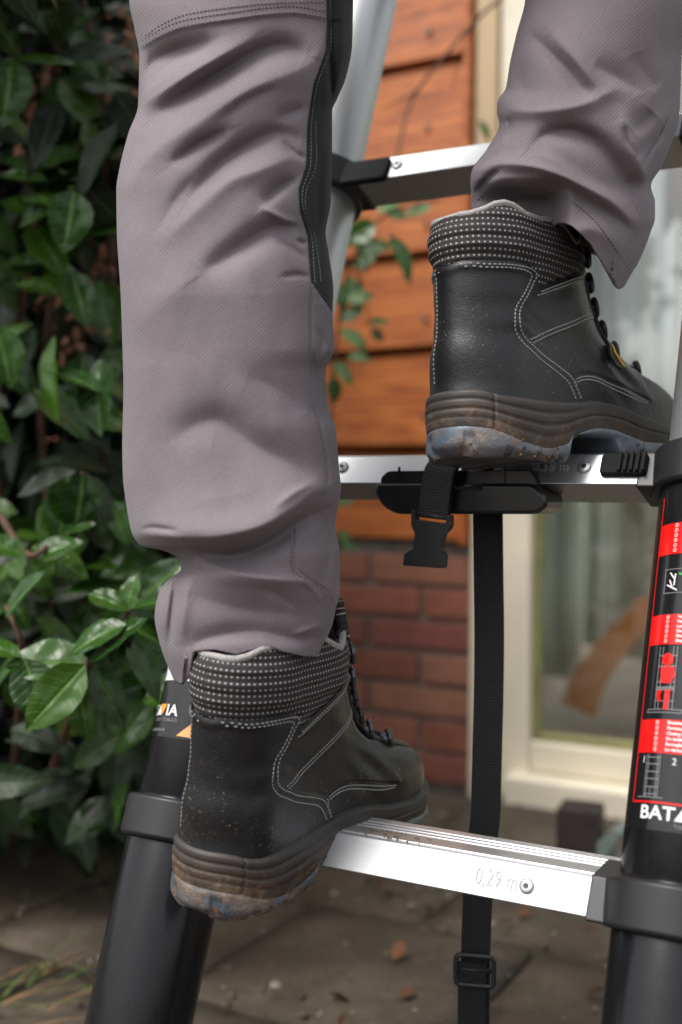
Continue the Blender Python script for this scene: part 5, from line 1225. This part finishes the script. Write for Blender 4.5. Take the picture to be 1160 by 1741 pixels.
branch(vine, [(560, 1100, 1.85), (560, 900, 1.65), (563, 700, 1.66), (575, 560, 1.66), (600, 440, 1.64), (650, 370, 1.6), (700, 350, 1.62), (750, 340, 1.64)], .003, .0012, name='stem')
branch(vine, [(600, 440, 1.64), (620, 500, 1.68), (630, 560, 1.68)], .002, .001, name='stem')
branch(vine, [(665, 330, 1.62), (676, 262, 1.66), (693, 190, 1.7), (712, 150, 1.7), (740, 115, 1.7), (790, 55, 1.7), (822, 22, 1.7), (860, -10, 1.7), (900, -60, 1.7)], .0022, .0026, name='stem')
branch(vine, [(712, 150, 1.7), (690, 165, 1.7), (650, 185, 1.72)], .0014, .0008, name='stem')
branch(vine, [(822, 22, 1.7), (790, 70, 1.72), (770, 150, 1.76)], .0014, .0008, name='stem')

# crumbs of soil on the lowest rung beside the boot
cm = MB(); rq = random.Random(2)
for _ in range(46):
    px, py = (rq.gauss(655, 30), 0); x, v = facexv(0, px, 1425); c = rc(0)+Vector((x, FT.y+rq.uniform(-.0005, .016), .0006)); r = rq.uniform(.0003, .0011); bm = bmesh.new(); bmesh.ops.create_icosphere(bm, subdivisions=1, radius=r)
    cm.add([c+v_.co for v_ in bm.verts], [[q.index for q in f.verts] for f in bm.faces]); bm.free()
kind(cm.obj('soil_crumbs', simple('tan_soil', (.16, .11, .06), .9), lad), 'stuff')

# ------------------------------------------------------------------ GROUND LITTER
def gp(px, py): return hit(px, py, Vector((0, 0, GZ+.004)), Vector((0, 0, 1)))
spots = [(640, 1500, 'by the lowest rung left of the hanging strap'), (905, 1560, 'under the lowest rung near its screw'), (870, 1572, 'flat on the paving right of the strap'), (1000, 1578, 'beside the foot of the right ladder tube'), (668, 1640, 'on the paving left of the slide buckle'), (590, 1735, 'at the bottom edge between tube and strap'),
         (560, 1700, 'curled beside the left ladder tube'), (150, 1460, 'on dark soil below the bush'), (160, 1410, 'yellowish, at the bush foot beside the collar'), (950, 1552, 'right of the stamped rung, in the shadow'), (700, 1690, 'low on the paving near the strap tail'), (1000, 1700, 'close to the right tube at the bottom')]
for k, (px, py, t) in enumerate(spots):
    o = bpy.data.objects.new('dry_leaf', LMY[k % 3]); COL.objects.link(o); o.location = gp(px, py)+Vector((0, 0, .006)); sc_ = rl.uniform(.018, .034); o.scale = (sc_,)*3; o.rotation_euler = (rl.uniform(-.4, .4), rl.uniform(-.3, .3), rl.uniform(0, 6.28))
    tag(o, 'fallen reddish brown leaf '+t, 'leaf', 'fallen dry leaves on the ground')
pm = MB()
for _ in range(2200):
    x, y = rl.uniform(-1.6, 1.5), rl.uniform(-.3, YW-.02); r = rl.uniform(.001, .0045) if rl.random() < .9 else rl.uniform(.004, .008); bm = bmesh.new(); bmesh.ops.create_icosphere(bm, subdivisions=1, radius=r)
    ms = [Vector((x+v.co.x*rl.uniform(.8, 1.4), y+v.co.y, GZ+.003+v.co.z*.6)) for v in bm.verts]; pm.add(ms, [[v.index for v in f.verts] for f in bm.faces]); bm.free()
mg, n, b = mat_new('gravel_grit'); g_ = N(n, 'ShaderNodeNewGeometry'); n.links.new(ramp(n, g_.outputs['Random Per Island'], [(0, (.03, .022, .016)), (.5, (.10, .075, .05)), (.82, (.18, .15, .12)), (1, (.42, .38, .32))]), b.inputs['Base Color']); b.inputs['Roughness'].default_value = .8
kind(pm.obj('gravel', mg, None, smooth=True), 'stuff')
lf = leaf_mass('leaf_litter', 260, lambda r: (Vector((r.uniform(-1.7, 1.4), r.uniform(.1, YW-.03) if r.random() < .6 else r.uniform(YW-.25, YW-.03), GZ+.006)), r.uniform(0, 360), .95), M_DRY, None, (.008, .022), 12)
M_GRASS = simple('grass_blade', (.10, .16, .03), .55, var=.5, scale=30); M_STRAW = simple('straw_blade', (.28, .15, .07), .6, var=.4, scale=30)
def blades(name, n_, c, spread, Lr, mat, lab, seed, flatness):
    r = random.Random(seed); vs = []; fs = []
    for _ in range(n_):
        a = r.uniform(-.5, 1.6); p = c+Vector((r.gauss(0, spread), r.gauss(0, spread), 0)); L = r.uniform(*Lr); d = Vector((math.cos(a), math.sin(a), 0)); s_ = Vector((-d.y, d.x, 0)); w_ = r.uniform(.0008, .0016); k = len(vs); up = r.uniform(*flatness)
        for i in range(6):
            t = i/5; q = p+d*L*t*(1-.2*up)+Vector((0, 0, L*up*math.sin(t*2.2))); vs += [q+s_*w_*(1-t*.9), q-s_*w_*(1-t*.9)]
        fs += [(k+2*i, k+2*i+1, k+2*i+3, k+2*i+2) for i in range(5)]
    o = mesh_obj(name, vs, fs, mat); kind(o, 'stuff'); return o
gc = gp(0, 1690); blades('grass', 16, gc, .035, (.04, .13), M_GRASS, '', 4, (.05, .5)); blades('dry_straw', 12, gc+Vector((.01, -.01, 0)), .035, (.05, .16), M_STRAW, '', 6, (.0, .25))
